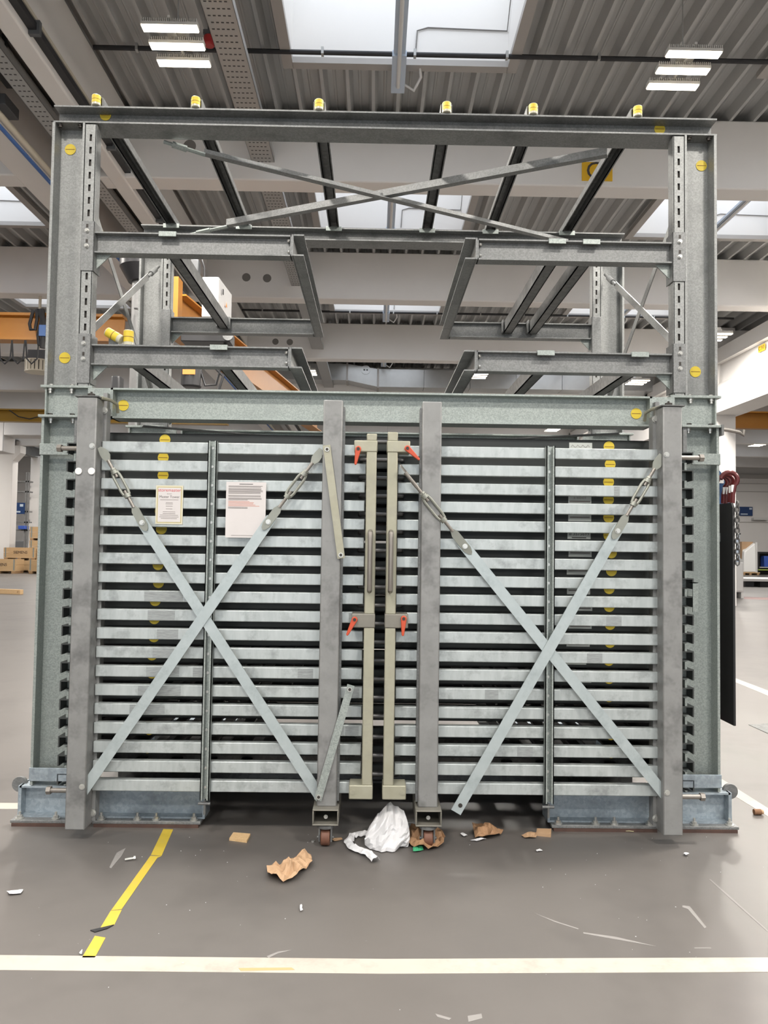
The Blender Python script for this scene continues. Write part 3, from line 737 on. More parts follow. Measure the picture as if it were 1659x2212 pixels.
# front to rear support channels hooked over the arms
for x, z1 in ((-1.195, 3.205), (.955, 3.205), (1.145, 3.205), (-.90, 2.580), (-1.40, 2.580), (.895, 2.580), (1.415, 2.580)):
    MB().box(x-.032, x-.026, .06, YR-.002, z1-.085, z1-.004).box(x-.032, x+.032, .06, YR-.002, z1-.085, z1-.079).box(x+.026, x+.032, .06, YR-.002, z1-.085, z1-.004).build('support_channel', 'galv_dark', up)
    if x != -1.40:
        MB().box(x-.048, x+.048, -.006, .08, z1, z1+.006).box(x-.048, x+.048, -.008, -.002, z1-.022, z1+.006).build('hook_clip', 'galv_light', up, bevel=.001)
    MB().box(x-.048, x+.048, YR-.008, YR+.002, z1-.085, z1+.004).box(x-.048, x-.040, YR-.06, YR, z1-.085, z1+.004).build('hook_clip', 'galv', up)
# top beams
for y in (0.0, YR):
    b = i_x(MB(), -1.84, 1.848, y, y+.16, ZT, 3.912, y+.075, .009, .008)
    b.build('top_beam', 'galv', up)
def cap(parent, p, d=(0, 0, 1), r=.024, h=.058):
    p = Vector(p); d = Vector(d).normalized()
    c = MB().cyl(p, p+d*h, r, 18).build('end_cap', 'clear_cap', parent, bevel=.003)
    MB().cyl(p+d*h*.22, p+d*h*.94, r*1.02, 18).build('yellow_wrap', 'sticker', c)
    MB().cyl(p+d*h*.52, p+d*h*.56, r*1.04, 18).build('wrap_line', 'sticker_line', c)
CX = (-1.61, -1.06, -.376, .335, .818, 1.404)
for x in CX:
    MB().box(x-.032, x-.026, .02, YR+.16, 3.914, 3.972).box(x+.026, x+.032, .02, YR+.16, 3.914, 3.972).box(x-.026, x+.026, .02, YR+.16, 3.966, 3.972).box(x-.040, x-.026, .02, YR+.16, 3.914, 3.918).box(x+.026, x+.040, .02, YR+.16, 3.914, 3.918).build('cross_channel', 'galv_dark', up)
    cap(up, (x, .006, 3.914))
    MB().box(x-.06, x+.06, YR-.008, YR+.06, 3.912, 3.918).box(x-.06, x+.06, YR-.01, YR-.003, 3.885, 3.918).build('beam_clip', 'galv_light', up, bevel=.001)
# horizontal X brace of angle bars under the top beams
def angle(p0, p1, s=.045, t=.005):
    return MB().extrude([(-s/2, 0), (s/2, 0), (s/2, t), (-s/2+t, t), (-s/2+t, s), (-s/2, s)], p0, p1)
for p0, p1, e in (((-1.06, .25, 3.775), (1.40, 1.48, 3.775), (-1.27, .14, 3.79)), ((1.30, .22, 3.80), (-1.13, 1.33, 3.80), (-1.44, 1.47, 3.79))):
    angle(Vector(p0), Vector(p1)).build('plan_brace', 'galv', up)
    a = Vector(p0) if e[1] < 1 else Vector(p1)
    e = Vector(e); dd = (e-a)
    MB().cyl(a, a+dd*.45, .012, 8).cyl(a+dd*.45, a+dd*.8, .019, 8).cyl(a+dd*.8, e, .011, 8).build('brace_tensioner', 'galv_light', up)
for px, py, y in ((152, 323, .083), (1515, 358, .083), (140, 773, .083), (1502, 803, .083), (228, 249, .073), (1425, 279, .073)):
    c = at(px, py, y); sticker(up, c.x, y, c.z, .031)
# loose support bar with capped ends lying on the lower left arm
lb = thing('support_bar', 'loose steel bar with yellow capped ends lying on the lower arm', 'bar', (-1.45, .05, 2.58))
MB().bar((-1.56, .62, 2.70), (-1.50, .07, 2.607), .05, .05).build('bar', 'galv', lb)
cap(lb, (-1.405, .035, 2.582), (0, 0, 1), .027, .085)
cap(lb, (-1.44, .03, 2.612), (-.8, .1, .45), .026, .10)

# ================================================================== LAMPS
lamp_meshes = {}
def lamp(x, y, z, label, light=True, parts=True):
    t = thing('high_bay_lamp', label, 'lamp', (x, y, z), 'high bay lamps under the roof')
    def part(name, key, fn, mt, **kw):
        if key not in lamp_meshes:
            me = fn().mesh(name, **kw); me.materials.append(MATS[mt]); lamp_meshes[key] = me
        o = bpy.data.objects.new(name, lamp_meshes[key]); COL.objects.link(o); o.parent = t; return o
    for i in (-1, 0, 1):
        def fin():
            b = MB().box(-.27, .27, i*.27-.055, i*.27+.055, .0, .03)
            for k in range(27): b.box(-.262+k*.02, -.255+k*.02, i*.27-.055, i*.27+.055, .03, .062)
            return b
        part('heat_sink', 'b%d' % i, fin, 'lamp_body', smooth=False)
        part('led_strip', 'l%d' % i, lambda: MB().box(-.262, .262, i*.27-.048, i*.27+.048, -.012, -.001), 'lamp_led')
    part('bracket', 'k', lambda: MB().box(-.012, .012, -.33, .33, .062, .085).box(-.09, .09, -.10, .10, .085, .20), 'lamp_body')
    part('hanger_wire', 'w', lambda: MB().cyl((0, 0, .2), (0, 0, ZDECK+.14-6.41), .006, 6), 'tray_zinc')
    if light:
        ld = lamp_meshes.get('light')
        if ld is None:
            ld = bpy.data.lights.new('lamp_light', 'AREA'); ld.shape = 'RECTANGLE'; ld.size = .54; ld.size_y = .66; ld.energy = LAMP_WATT; ld.color = (1, .94, .87); lamp_meshes['light'] = ld
        lo = bpy.data.objects.new('lamp_light', ld); COL.objects.link(lo); lo.parent = t; lo.location = (0, 0, -.02)
    return t
LZ = 6.41
def lamp_px(px, py, label):
    p = CAM_POS+ray(px, py)*((LZ-CAM_POS.z)/ray(px, py).z); return lamp(p.x, p.y, LZ, label)
lamp_px(383, 100, 'three-bar lamp glowing above the left end of the rack')
lamp_px(1475, 153, 'three-bar lamp glowing above the right end of the rack')
lamp_px(1545, 728, 'lamp hanging in the gap right of the rack column')
lamp_px(1377, 826, 'lamp seen under the lower right arm near the right column')
lamp_px(1032, 812, 'lamp seen through the frame left of the lower right arm')
lamp_px(663, 805, 'small far lamp behind the lower left arm')
lamp_px(1193, 929, 'flat far lamp in the slit above the drawers')
lamp_px(1635, 962, 'farthest lamp low in the right bay')
for i, (lx, ly) in enumerate(((-1.95, -4.63), (-1.95, 0.42), (-1.95, -9.7), (3.15, -4.63), (3.15, 0.42), (3.15, -9.7), (-7.2, -4.63), (-7.2, 0.42), (-7.2, 5.47), (8.2, -4.63), (8.2, 0.42), (8.2, 5.47), (8.2, 10.52), (-7.2, 15.57), (-12.5, 5.47), (-12.5, 10.52), (-17, 25.7), (-17, 35.8), (-22, 20.6), (-22, 30.8), (-10.5, 30.8), (-7.2, 25.7), (0.5, 30.8), (16, 15.57), (20, 25.7), (12, 35.8), (23, 35.8), (16, 30.8), (-12.5, 40.9), (14, 5.47))):
    lamp(lx, ly, LZ, 'added lamp over the hall away from the rack, there for its light')  # lamps added to brighten the hall, mostly out of view

# ================================================================== CEILING SERVICES
# perforated cable trays
def tray(x0, x1, z, y0, y1, label, holes=True, side=.09):
    t = thing('cable_tray', label, 'cable tray', (x0, y0, z))
    MB().box(x0, x1, y0, y1, z, z+.004).box(x0, x0+.004, y0, y1, z, z+side).box(x1-.004, x1, y0, y1, z, z+side).build('tray_channel', 'tray_zinc', t, smooth=False)
    if holes:
        b = MB(); y = y0
        n = int((x1-x0-.04)/.05)
        while y < min(y1, 12):
            for k in range(n):
                xx = x0+.03+k*.05+(.012 if int(y*10) % 2 else 0)
                b.box(xx, xx+.028, y, y+.018, z-.0012, z-.0002)
            y += .1
        o = b.build('perforation', 'tray_hole', t, smooth=False); o['kind'] = 'stuff'
    return t
tray(-1.78, -1.47, 6.69, -4, 30, 'wide perforated cable tray running back through the roof beams')
tray(-4.05, -3.85, 6.42, -4, 30, 'narrow perforated cable tray below the left roof girder')
# thin conduits across the deck and along the girder
for y, lab in ((4.75, 'thin dark conduit crossing the deck nearest the camera'), (15.0, 'thin dark conduit crossing the deck behind the second beam'), (20.2, 'thin dark conduit crossing the deck behind the third beam')):
    x0, x1 = (-3.45, 9.0)
    t = thing('conduit', lab, 'conduit', (x0, y, ZDECK-.05))
    MB().tube([(x0, y, ZDECK-.05), (x0+4, y+.0, ZDECK-.055), (x1-3, y, ZDECK-.05), (x1, y, ZDECK-.05)], .028, 8).build('pipe', 'cable_black', t)
    for i in range(11): MB().box(x0+.5+i*1.1, x0+.53+i*1.1, y-.035, y+.035, ZDECK-.085, ZDECK-.002).build('pipe_clip', 'tray_zinc', t)
cb = thing('conductor_rail', 'black conductor rail along the side of the left roof girder', 'rail', (-3.46, 0, 6.52))
MB().box(-3.50, -3.42, -4, 40, 6.50, 6.57).build('rail', 'cable_black', cb)
for i in range(6): MB().box(-3.50, -3.39, 1+i*2.2, 1.05+i*2.2, 6.46, 6.60).build('bracket', 'machine_grey', cb)
MB().box(-3.45, -3.38, 8.2, 8.6, 6.40, 6.61).build('collector', 'machine_black', cb)
st = thing('steel_rail', 'pale steel rail fixed beside the black conductor rail', 'rail', (-3.44, 0, 6.64))
MB().box(-3.50, -3.44, -4, 40, 6.62, 6.66).build('rail', 'pipe_cream', st)
tag(MB().tube([(-4.40, -4, 6.36), (-4.40, 30, 6.36)], .045, 10).build('conduit', 'pipe_cream'), 'cream conduit below the second left girder', 'conduit')
tag(MB().tube([(-4.44, -4, 6.28), (-4.44, 30, 6.28)], .025, 8).build('cable', 'cable_blue'), 'blue cable running beside the cream conduit', 'cable')
for py, lab in ((152, 'upper dark bracket box at the left picture edge'), (222, 'lower dark bracket box at the left picture edge')):
    p = at(-4, py, 4.6)
    k = thing('bracket_box', lab, 'bracket', (p.x, p.y, p.z))
    MB().box(p.x-.3, p.x+.13, p.y-.1, p.y+.25, p.z-.07, p.z+.06).build('box', 'machine_grey', k, bevel=.01)
    MB().box(p.x-.05-(.0 if py < 200 else .3), p.x-(.0 if py < 200 else .25), p.y+.15, p.y+.2, p.z+(.06 if py < 200 else -.02), ZDECK+.1).build('hanger', 'machine_grey', k)
p = at(452, 88, 4.2)
sr = thing('alarm_beacon', 'red alarm beacon beside the wide cable tray', 'beacon', (p.x, p.y, p.z))
MB().cyl((p.x, p.y, p.z-.06), (p.x, p.y, p.z+.05), .062, 18).build('lens', 'siren_red', sr, bevel=.015)
MB().cyl((p.x, p.y, p.z+.05), (p.x, p.y, ZDECK+.14), .02, 8).box(p.x-.06, p.x+.06, p.y-.05, p.y+.05, p.z+.05, p.z+.10).build('mount', 'machine_grey', sr)
# ventilation duct
yd = 20.55
a_ = lambda px, py: at(px, py, yd)
dt = thing('ventilation_duct', 'long galvanized ventilation duct with a stepped section below the roof', 'duct', (0, yd, 6.7))
d0, d1, d2, d3, d4 = a_(690, 777), a_(757, 780), a_(817, 790), a_(1000, 795), a_(1290, 803)
secs = [(a_(600, 775).x-2, 7.33, 6.80), (d1.x-.1, 7.33, 6.80), (d2.x, 7.18, 6.60), (9.0, 7.18, 6.60)]
for (xa, za, zb), (xb, zc, zd) in zip(secs, secs[1:]):
    n = max(1, int((xb-xa)/1.35)); 
    for i in range(n):
        t0, t1 = i/n, (i+1)/n; xs, xe = xa+(xb-xa)*t0, xa+(xb-xa)*t1-.012
        L = lambda u, v, t: u+(v-u)*t
        MB().poly([(xs, yd, L(zb, zd, t0)), (xe, yd, L(zb, zd, t1)), (xe, yd, L(za, zc, t1)), (xs, yd, L(za, zc, t0)),
                   (xs, yd+.7, L(zb, zd, t0)), (xe, yd+.7, L(zb, zd, t1)), (xe, yd+.7, L(za, zc, t1)), (xs, yd+.7, L(za, zc, t0))],
                  [(0, 1, 2, 3), (7, 6, 5, 4), (0, 4, 5, 1), (1, 5, 6, 2), (2, 6, 7, 3), (3, 7, 4, 0)]).build('duct_section', 'duct_zinc', dt, smooth=False)
    MB().box(xb-.03, xb+.03, yd-.03, yd+.73, zd-.03, zc+.03).build('duct_flange', 'trim_grey', dt)
p = a_(790, 799)
MB().cyl((p.x, yd-.02, p.z), (p.x, yd-.005, p.z), .15, 20).build('inspection_port', 'duct_zinc', dt)
MB().box(p.x-.07, p.x-.02, yd-.03, yd-.019, p.z-.03, p.z+.02).box(p.x+.02, p.x+.07, yd-.03, yd-.019, p.z-.03, p.z+.02).build('port_knob', 'machine_grey', dt)

# ================================================================== CRANES
def hbeam(b, p0, p1, wd, ht, tf=.02, tw=.016):
    w_, h_ = wd/2, ht/2
    return b.extrude([(-w_, -h_), (w_, -h_), (w_, -h_+tf), (tw/2, -h_+tf), (tw/2, h_-tf), (w_, h_-tf), (w_, h_), (-w_, h_), (-w_, h_-tf), (-tw/2, h_-tf), (-tw/2, -h_+tf), (-w_, -h_+tf)], p0, p1)
jc = thing('jib_crane', 'orange jib crane arm on a grey pillar behind the left side of the rack', 'crane', (-2.82, 4.82, 0))
YJ = 4.82
MB().cyl((-2.82, YJ, 0), (-2.82, YJ, 5.0), .115, 24).build('pillar', 'crane_grey', jc)
MB().cyl((-2.82, YJ, 4.72), (-2.82, YJ, 5.0), .26, 24).cyl((-2.82, YJ, 4.55), (-2.82, YJ, 4.72), .16, 24, .26).build('slewing_bearing', 'machine_black', jc)
hbeam(MB(), (-2.45, YJ+.15, 4.22), (-1.35, YJ+8.0, 4.22), .24, .50).build('arm', 'orange_steel', jc)
MB().box(-2.80, -2.38, YJ-.05, YJ+.15, 3.98, 4.62).build('arm_root', 'orange_steel', jc)
MB().cyl((-2.72, YJ-.35, 0), (-2.72, YJ-.35, 3.95), .03, 10).build('conduit', 'cabinet_grey', jc)
for z in (3.18, ): 
    for xx in (-2.95, -2.60): MB().box(xx-.05, xx+.05, YJ-.45, YJ-.30, z-.17, z+.17).build('junction_box', 'machine_black', jc, bevel=.02)
MB().tube([(-2.72, YJ-.35, 3.95), (-2.76, YJ-.3, 4.15), (-2.85, YJ-.15, 4.2)], .012).build('cable', 'cable_black', jc)
a = at(443, 680, 4.25); c = at(470, 598, 4.25)
ec = thing('control_cabinet', 'light grey electrical cabinet with white door and warning triangle high behind the rack', 'cabinet', (a.x, 4.3, a.z))
d1 = at(495, 690, 4.25)
def quad_box(p0, p1, depth, z0, z1, name, mt, par, **kw):      # box with front edge p0-p1 on plan
    d = (Vector(p1)-Vector(p0)).normalized(); n = Vector((-d.y, d.x))
    A, B = Vector(p0), Vector(p1); C_, D_ = B+n*depth, A+n*depth
    return MB().poly([(A.x, A.y, z0), (B.x, B.y, z0), (C_.x, C_.y, z0), (D_.x, D_.y, z0), (A.x, A.y, z1), (B.x, B.y, z1), (C_.x, C_.y, z1), (D_.x, D_.y, z1)],
                     [(0, 3, 2, 1), (4, 5, 6, 7), (0, 1, 5, 4), (1, 2, 6, 5), (2, 3, 7, 6), (3, 0, 4, 7)]).build(name, mt, par, **kw)
z0c, z1c = at(470, 690, 4.35).z+.0, c.z
d1 = at(497, 690, 4.85)
quad_box((c.x, 4.25), (d1.x, 4.85), .17, z0c, z1c, 'body', 'cabinet_grey', ec, bevel=.006)
quad_box((c.x+.018, 4.232), (d1.x+.018, 4.832), .016, z0c+.01, z1c-.01, 'door', 'door_white', ec, bevel=.004)
pm = Vector(((c.x+d1.x)/2+.03, 4.53, (z0c+z1c)/2)); dv = Vector((d1.x-c.x, .60, 0)).normalized(); nv = Vector((dv.y, -dv.x, 0))
P_ = lambda u, v: pm+dv*u+Vector((0, 0, v))+nv*.003
MB().plate([P_(-.03, -.03), P_(.03, -.03), P_(0, .03)], nv, .002).build('warning_triangle', 'orange_label', ec)
MB().plate([P_(-.19, .06), P_(-.16, .06), P_(-.16, .12), P_(-.19, .12)], nv, .008).build('door_lock', 'machine_black', ec)
p = at(423, 575, 4.5)
tag(MB().box(p.x-.05, p.x+.04, 4.45, 4.58, p.z-.09, p.z+.07).build('relay_box', 'machine_grey', bevel=.012), 'small dark relay box above the grey cabinet', 'box')
MB().tube([(p.x, 4.5, p.z+.08), (p.x+.06, 4.5, p.z+.1), (p.x+.10, 4.5, p.z-.02), (p.x+.10, 4.5, p.z-.25)], .012).build('cable', 'cable_black', bpy.data.objects['relay_box'])
ho = thing('chain_hoist', 'black electric hoist with orange label under the jib arm', 'hoist', (at(418, 810, 4.6).x, 4.6, 3.5))
p = at(418, 812, 4.6)
MB().cyl((p.x, 4.5, p.z-.16), (p.x, 4.5, p.z+.25), .115, 20).build('motor', 'machine_black', ho, bevel=.02)
MB().box(p.x-.07, p.x+.07, 4.378, 4.384, p.z-.03, p.z+.025).build('orange_plate', 'orange_label', ho)
MB().box(p.x-.03, p.x+.03, 4.378, 4.384, p.z+.07, p.z+.11).build('type_plate', 'door_white', ho)
q = at(468, 732, 4.6)
MB().box(p.x-.12, q.x+.18, 4.45, 4.75, q.z-.07, q.z+.06).cyl((q.x+.10, 4.6, q.z-.2), (q.x+.10, 4.6, q.z), .022, 8).build('trolley', 'machine_black', ho, bevel=.01)
MB().cyl((q.x+.16, 4.43, q.z), (q.x+.16, 4.47, q.z), .06, 16).build('trolley_wheel', 'galv', ho)
MB().tube([(p.x+.1, 4.5, p.z+.05), (p.x+.16, 4.5, p.z-.13), (p.x+.28, 4.5, p.z-.12), (p.x+.33, 4.5, p.z+.08)], .014).build('cable', 'cable_black', ho)
MB().tube([(p.x+.24, 4.5, p.z+.1), (p.x+.36, 4.5, p.z-.02), (p.x+.30, 4.5, p.z-.22)], .016).build('cable', 'cable_black', ho)
# overhead cranes in the neighbouring bays
def bridge(x0, x1, y, z, h, label, mt):
    t = thing('bridge_crane', label, 'crane', (x0, y, z))
    MB().box(x0, x1, y, y+.05, z-h/2+.05, z+h/2-.05).box(x0, x1, y-.12, y+.18, z+h/2-.05, z+h/2).box(x0, x1, y-.12, y+.18, z-h/2, z-h/2+.05).build('girder', mt, t)
    return t
br = bridge(-22, -4.7, 9.9, at(50, 708, 9.9).z, .50, 'near orange bridge crane girder left of the rack with hanging cable loops', 'orange_steel')
zz = br.location.z
for i, (px, yb_) in enumerate(((75, 640), (86, 655), (20, 752), (40, 765), (70, 752))):
    pass
MB().tube([at(72, 670, 9.7), at(64, 700, 9.7), at(66, 712, 9.7), at(76, 712, 9.7), at(80, 690, 9.7), at(80, 668, 9.7)], .03, 6).build('cable_loop', 'cable_black', br)
MB().tube([at(82, 668, 9.7), at(90, 690, 9.7), at(82, 725, 9.7), at(84, 745, 9.7), at(96, 748, 9.7)], .03, 6).build('cable_loop', 'cable_black', br)
MB().tube([at(90, 668, 9.7), at(95, 700, 9.7), at(92, 752, 9.7)], .05, 6).build('cable_loop', 'cable_black', br)
for xa in (-2, 26, 56): MB().tube([at(xa, 735, 9.7), at(xa+2, 775, 9.7), at(xa+12, 786, 9.7), at(xa+24, 775, 9.7), at(xa+28, 735, 9.7)], .014, 6).build('festoon_cable', 'cable_black', br)
p = at(88, 712, 9.65); MB().box(p.x-.02, p.x+.10, 9.62, 9.7, p.z-.12, p.z+.08).build('plug_box', 'cable_blue', br)
br = bridge(-24, -5.0, 21.5, at(50, 898, 21.5).z, .42, 'far yellow bridge crane girder low on the left', 'yellow_steel')
MB().tube([at(20, 886, 21.3), at(40, 900, 21.3), at(64, 905, 21.3), at(92, 898, 21.3)], .02, 6).build('festoon_cable', 'cable_black', br)
bridge(9.8, 22, 23.5, at(1625, 908, 23.5).z, .62, 'dark orange bridge crane girder in the right bay', 'orange_steel')
p = at(82, 792, 11.35)
fan = thing('cable_drum', 'round beige slotted drum hanging left of the rack column', 'drum', (p.x, p.y, p.z))
MB().cyl((p.x, 11.35, p.z-.10), (p.x, 11.35, p.z+.10), .22, 28).build('drum_core', 'machine_black', fan)
for k in range(20):
    t = 2*math.pi*k/20; MB().box(-.028, .028, -.01, .01, -.10, .10).build('drum_slat', 'pipe_cream', fan).matrix_local = Matrix.Translation((.235*math.cos(t), .235*math.sin(t), 0)) @ Matrix.Rotation(t+math.pi/2, 4, 'Z')
for z in (-.11, .11): MB().cyl((p.x, 11.35, p.z+z-.012), (p.x, 11.35, p.z+z+.012), .25, 28).build('drum_ring', 'pipe_cream', fan)
MB().cyl((p.x, 11.35, p.z+.1), (p.x, 11.35, ZBEAM+.02), .03, 8).build('drum_hanger', 'pipe_cream', fan)
a = at(60, 755, 11.30); b_ = at(100, 782, 11.30)
tag(MB().box(a.x, b_.x+.6, 11.30, 11.50, b_.z, a.z).box(b_.x+.2, b_.x+.26, 11.36, 11.42, a.z, ZBEAM+.02).build('control_box', 'machine_grey'), 'grey control box above the slotted drum', 'box')

# ================================================================== BLACK PANEL WITH CHAIN SLINGS
XP = 1.945
pn = thing('lifting_plate', 'tall black plate hanging on the outer right side of the rack', 'plate', (XP, .2, .55))
dn = CAM_POS+ray(1585, 1568)*((XP-CAM_POS.x)/ray(1585, 1568).x); fn_ = CAM_POS+ray(1546, 1555)*((XP-CAM_POS.x)/ray(1546, 1555).x)
tn = CAM_POS+ray(1579, 1086)*((XP-CAM_POS.x)/ray(1579, 1086).x)
MB().plate([(XP, dn.y, dn.z), (XP, dn.y, tn.z-.03), (XP, dn.y+.02, tn.z), (XP, dn.y+.50, tn.z), (XP, dn.y+.52, dn.z)], (1, 0, 0), .012).build('plate', 'panel_black', pn)
MB().box(XP-.10, XP, dn.y+.15, dn.y+.2, 1.55, 1.60).build('hanger_lug', 'galv', pn)
tag(MB().box(XP-.02, XP-.012, dn.y+.22, dn.y+.27, dn.z-.07, dn.z+.02).build('pink_strap', 'strap_pink'), 'short pink webbing strap below the black plate', 'strap')
hk = [((1566, 1055), 'first red sling hook beside the column', 0), ((1573, 1055), 'second red sling hook from the column', .0), ((1579, 1052), 'third red sling hook from the column', .0), ((1584, 1050), 'outermost and largest red sling hook above the black plate', 0)]
for i, (pp, lab, _) in enumerate(hk):
    Y_ = dn.y+.20-.05*i
    c = at(pp[0]-9, pp[1]-6, Y_); R_ = .030 if i < 3 else .040
    h = thing('sling_hook', lab, 'hook', (c.x, c.y, c.z), 'red sling hooks on the rack side')
    pts = [c+Vector((R_*math.cos(t), -.35*R_*math.cos(t), R_*1.05*math.sin(t)+.02)) for t in [math.radians(a) for a in range(170, -60, -20)]]
    pts += [pts[-1]+Vector((-.01, 0, -.05)), pts[-1]+Vector((-.012, 0, -.10))]
    MB().tube(pts, .010 if i < 3 else .013, 8).build('hook_body', 'hook_red', h)
    MB().box(c.x+.004, c.x+.022, c.y-.02, c.y-.014, c.z-.05, c.z-.01).build('size_tag', 'tape_white', h)
c = at(1552, 1055, dn.y+.25)
hb = thing('hook_block', 'blue steel block behind the red sling hooks', 'block', (c.x, c.y, c.z))
MB().plate([(c.x-.05, c.y, c.z-.10), (c.x+.07, c.y, c.z-.10), (c.x+.05, c.y, c.z+.05), (c.x-.02, c.y, c.z+.14), (c.x-.05, c.y, c.z+.14)], (0, 1, 0), .05).build('block', 'hook_blue', hb)
MB().box(c.x-.02, c.x+.03, c.y-.004, c.y, c.z+.03, c.z+.06).build('block_label', 'tape_white', hb)
ch = thing('sling_chain', 'steel chain hanging along the edge of the black plate', 'chain', (XP+.03, dn.y, 1.0))
z = tn.z-.01; i = 0; ym = dn.y-.012
while z > 1.43:
    lk = [(XP+.02+(.011*math.cos(t) if i % 2 else 0), ym+(0 if i % 2 else .011*math.cos(t)), z+.019*math.sin(t)) for t in [2*math.pi*k/8 for k in range(9)]]
    MB().tube(lk, .0042, 5).build('chain_link', 'tube_dark', ch); z -= .029; i += 1

# ================================================================== FAR LEFT BAY
def far_pillar(px0, px1, y, ztop, label_idx):
    a, b = at(px0, 1000, y), at(px1, 1000, y)
    c = struct(MB().box(a.x, b.x, y, y+.6, 0, ztop).build('pillar', 'concrete_white', bevel=.02))
    w_ = b.x-a.x
    MB().plate([(b.x-.001, y, ztop-.75), (b.x+.35, y, ztop-.35), (b.x+.35, y, ztop), (b.x-.001, y, ztop)], (0, 1, 0), .6).build('corbel', 'concrete_white', c)
    return c
far_pillar(-14, 27, 33.0, at(10, 962, 33.0).z, 0)
c = far_pillar(66, 96, 40.0, at(70, 985, 40.0).z, 1)
b = MB(); hbeam(b, at(-60, 930, 30.0), at(96, 985, 42.0), .35, .55); struct(b.build('crane_rail_beam', 'crane_grey'))
# white machine housing high on the left
a, c = at(-10, 958, 28), at(28, 912, 28)
mc = thing('machine_housing', 'white portal shaped machine housing far on the left', 'machine', (a.x, 28, 0))
p0, p1, p2 = at(-12, 962, 26.9), at(22, 910, 26.9), at(100, 945, 26.9)
MB().box(p0.x, p1.x, 26.4, 27.4, p0.z-.3, p1.z).build('left_leg', 'wall_white', mc, bevel=.03)
MB().box(p1.x, p2.x, 26.4, 27.4, at(50, 944, 26.9).z, at(50, 916, 26.9).z).build('crossbar', 'wall_white', mc, bevel=.03)
q = at(76, 1000, 26.9)
MB().box(p0.x-.8, p0.x, 26.5, 27.3, 0, p0.z+.2).build('support_leg', 'wall_white', mc)
# dark machine base, racking with tools
a, c = at(-20, 1203, 34.5), at(32, 1168, 34.5)
mb = thing('machine_tool', 'dark grey machine base behind the wooden crates', 'machine', (a.x, 34.5, 0))
MB().box(a.x, c.x, 34.5, 35.5, 0, c.z).build('machine_body', 'machine_grey', mb, bevel=.03)
MB().box(c.x-.9, c.x-.1, 34.48, 34.5, c.z-.16, c.z-.12).build('trim_strip', 'galv', mb)
YS = 39.0
a, c = at(27, 1150, YS), at(64, 1020, YS)
rk = thing('steel_shelving', 'tall steel shelving with dark screens between the white pillars', 'shelving', (a.x, YS, 0))
for xx in (a.x+.03, (a.x+c.x)/2+.25, c.x-.05): MB().box(xx-.04, xx+.04, YS, YS+.08, 0, c.z).build('upright', 'crane_grey', rk)
for pz in (1040, 1062, 1105, 1128, 1145): z = at(45, pz, YS).z; MB().box(a.x, c.x, YS, YS+.5, z-.04, z+.04).build('shelf', 'crane_grey', rk)
s0, s1 = at(28, 1110, YS-.1), at(53, 1086, YS-.1)
sc = thing('display_panel', 'dark blue lit display panel on the steel shelving', 'screen', (s0.x, YS-.1, s0.z))
MB().box(s0.x, s1.x, YS-.12, YS-.02, s0.z, s1.z).build('frame', 'screen_blue', sc)
MB().box(s0.x+.08, s0.x+.42, YS-.13, YS-.12, s0.z+.08, s0.z+.16).box(s1.x-.24, s1.x-.06, YS-.13, YS-.12, s1.z-.22, s1.z-.08).build('picture', 'screen_light', sc)
p = at(46, 1136, YS-.3); tag(MB().box(p.x-.18, p.x+.18, YS-.3, YS+.25, at(45, 1145, YS).z+.042, at(45, 1145, YS).z+.24).build('parts_bin', 'crate_blue', bevel=.02), 'small blue parts bin on the shelving', 'bin')
# wooden crates
def crate(x0, x1, y, z0, z1, dep, label, txt=None, planks=2, feet=True):
    t = thing('wooden_crate', label, 'crate', ((x0+x1)/2, y, z0), 'wooden crates far left')
    zb = z0+(.14 if feet else 0)
    h = (z1-zb)/planks
    for k in range(planks):
        for (u0, u1, v0, v1) in ((x0, x1, y, y+.03), (x0, x1, y+dep-.03, y+dep), (x0, x0+.03, y+.03, y+dep-.03), (x1-.03, x1, y+.03, y+dep-.03)):
            MB().box(u0, u1, v0, v1, zb+k*h+.006, zb+(k+1)*h-.006).build('plank', 'wood', t)
    for u in (x0+.06, x1-.10): MB().box(u, u+.05, y-.012, y, zb, z1).build('corner_hinge', 'galv_light', t)
    if feet:
        for u in (x0+.02, (x0+x1)/2-.08, x1-.18): MB().box(u, u+.16, y, y+dep, z0, z0+.10).build('block', 'wood_dark', t)
        MB().box(x0, x1, y, y+dep, z0+.10, z0+.14).build('pallet_deck', 'wood', t)
    if txt: front_text('print', txt, .17, 'ink', (x0+x1)/2+.05, y-.016, z0+(z1-z0)*.62, t)
    return t
yc = fl(20, 1239).y
X_ = lambda px, yy=yc: at(px, 1220, yy).x
crate(X_(-40), X_(34), yc, 0, .62, .8, 'nearest low crate, front left of the crate group', 'SIEMENS')
crate(X_(57), X_(100), yc+.2, 0, .60, .8, 'low crate partly hidden by the rack column')
crate(X_(7, yc+1.2), X_(75, yc+1.2), yc+1.2, .55, 1.12, .8, 'long crate with SIEMENS print on the upper row', 'SIEMENS')
crate(X_(7, yc+1.2), X_(75, yc+1.2), yc+1.22, 0, .55, .78, 'crate carrying the long printed crate', None)
crate(X_(78, yc+1.3), X_(110, yc+1.3), yc+1.3, 0, 1.1, .8, 'crate right of the long printed crate', None, 3)
crate(X_(62, yc+3), X_(112, yc+3), yc+3, 0, .75, .9, 'lowest box of the crate stack by the far pillar', None)
crate(X_(62, yc+3), X_(112, yc+3), yc+3, .75, 1.45, .9, 'middle box of the crate stack by the far pillar', None)
crate(X_(62, yc+3), X_(112, yc+3), yc+3, 1.45, 2.1, .9, 'top box of the crate stack by the far pillar', None)
p, q = fl(-30, 1281), fl(47, 1284)
tb = thing('timber_beam', 'squared timber lying on the floor left of the rack', 'timber', (p.x, p.y, 0))
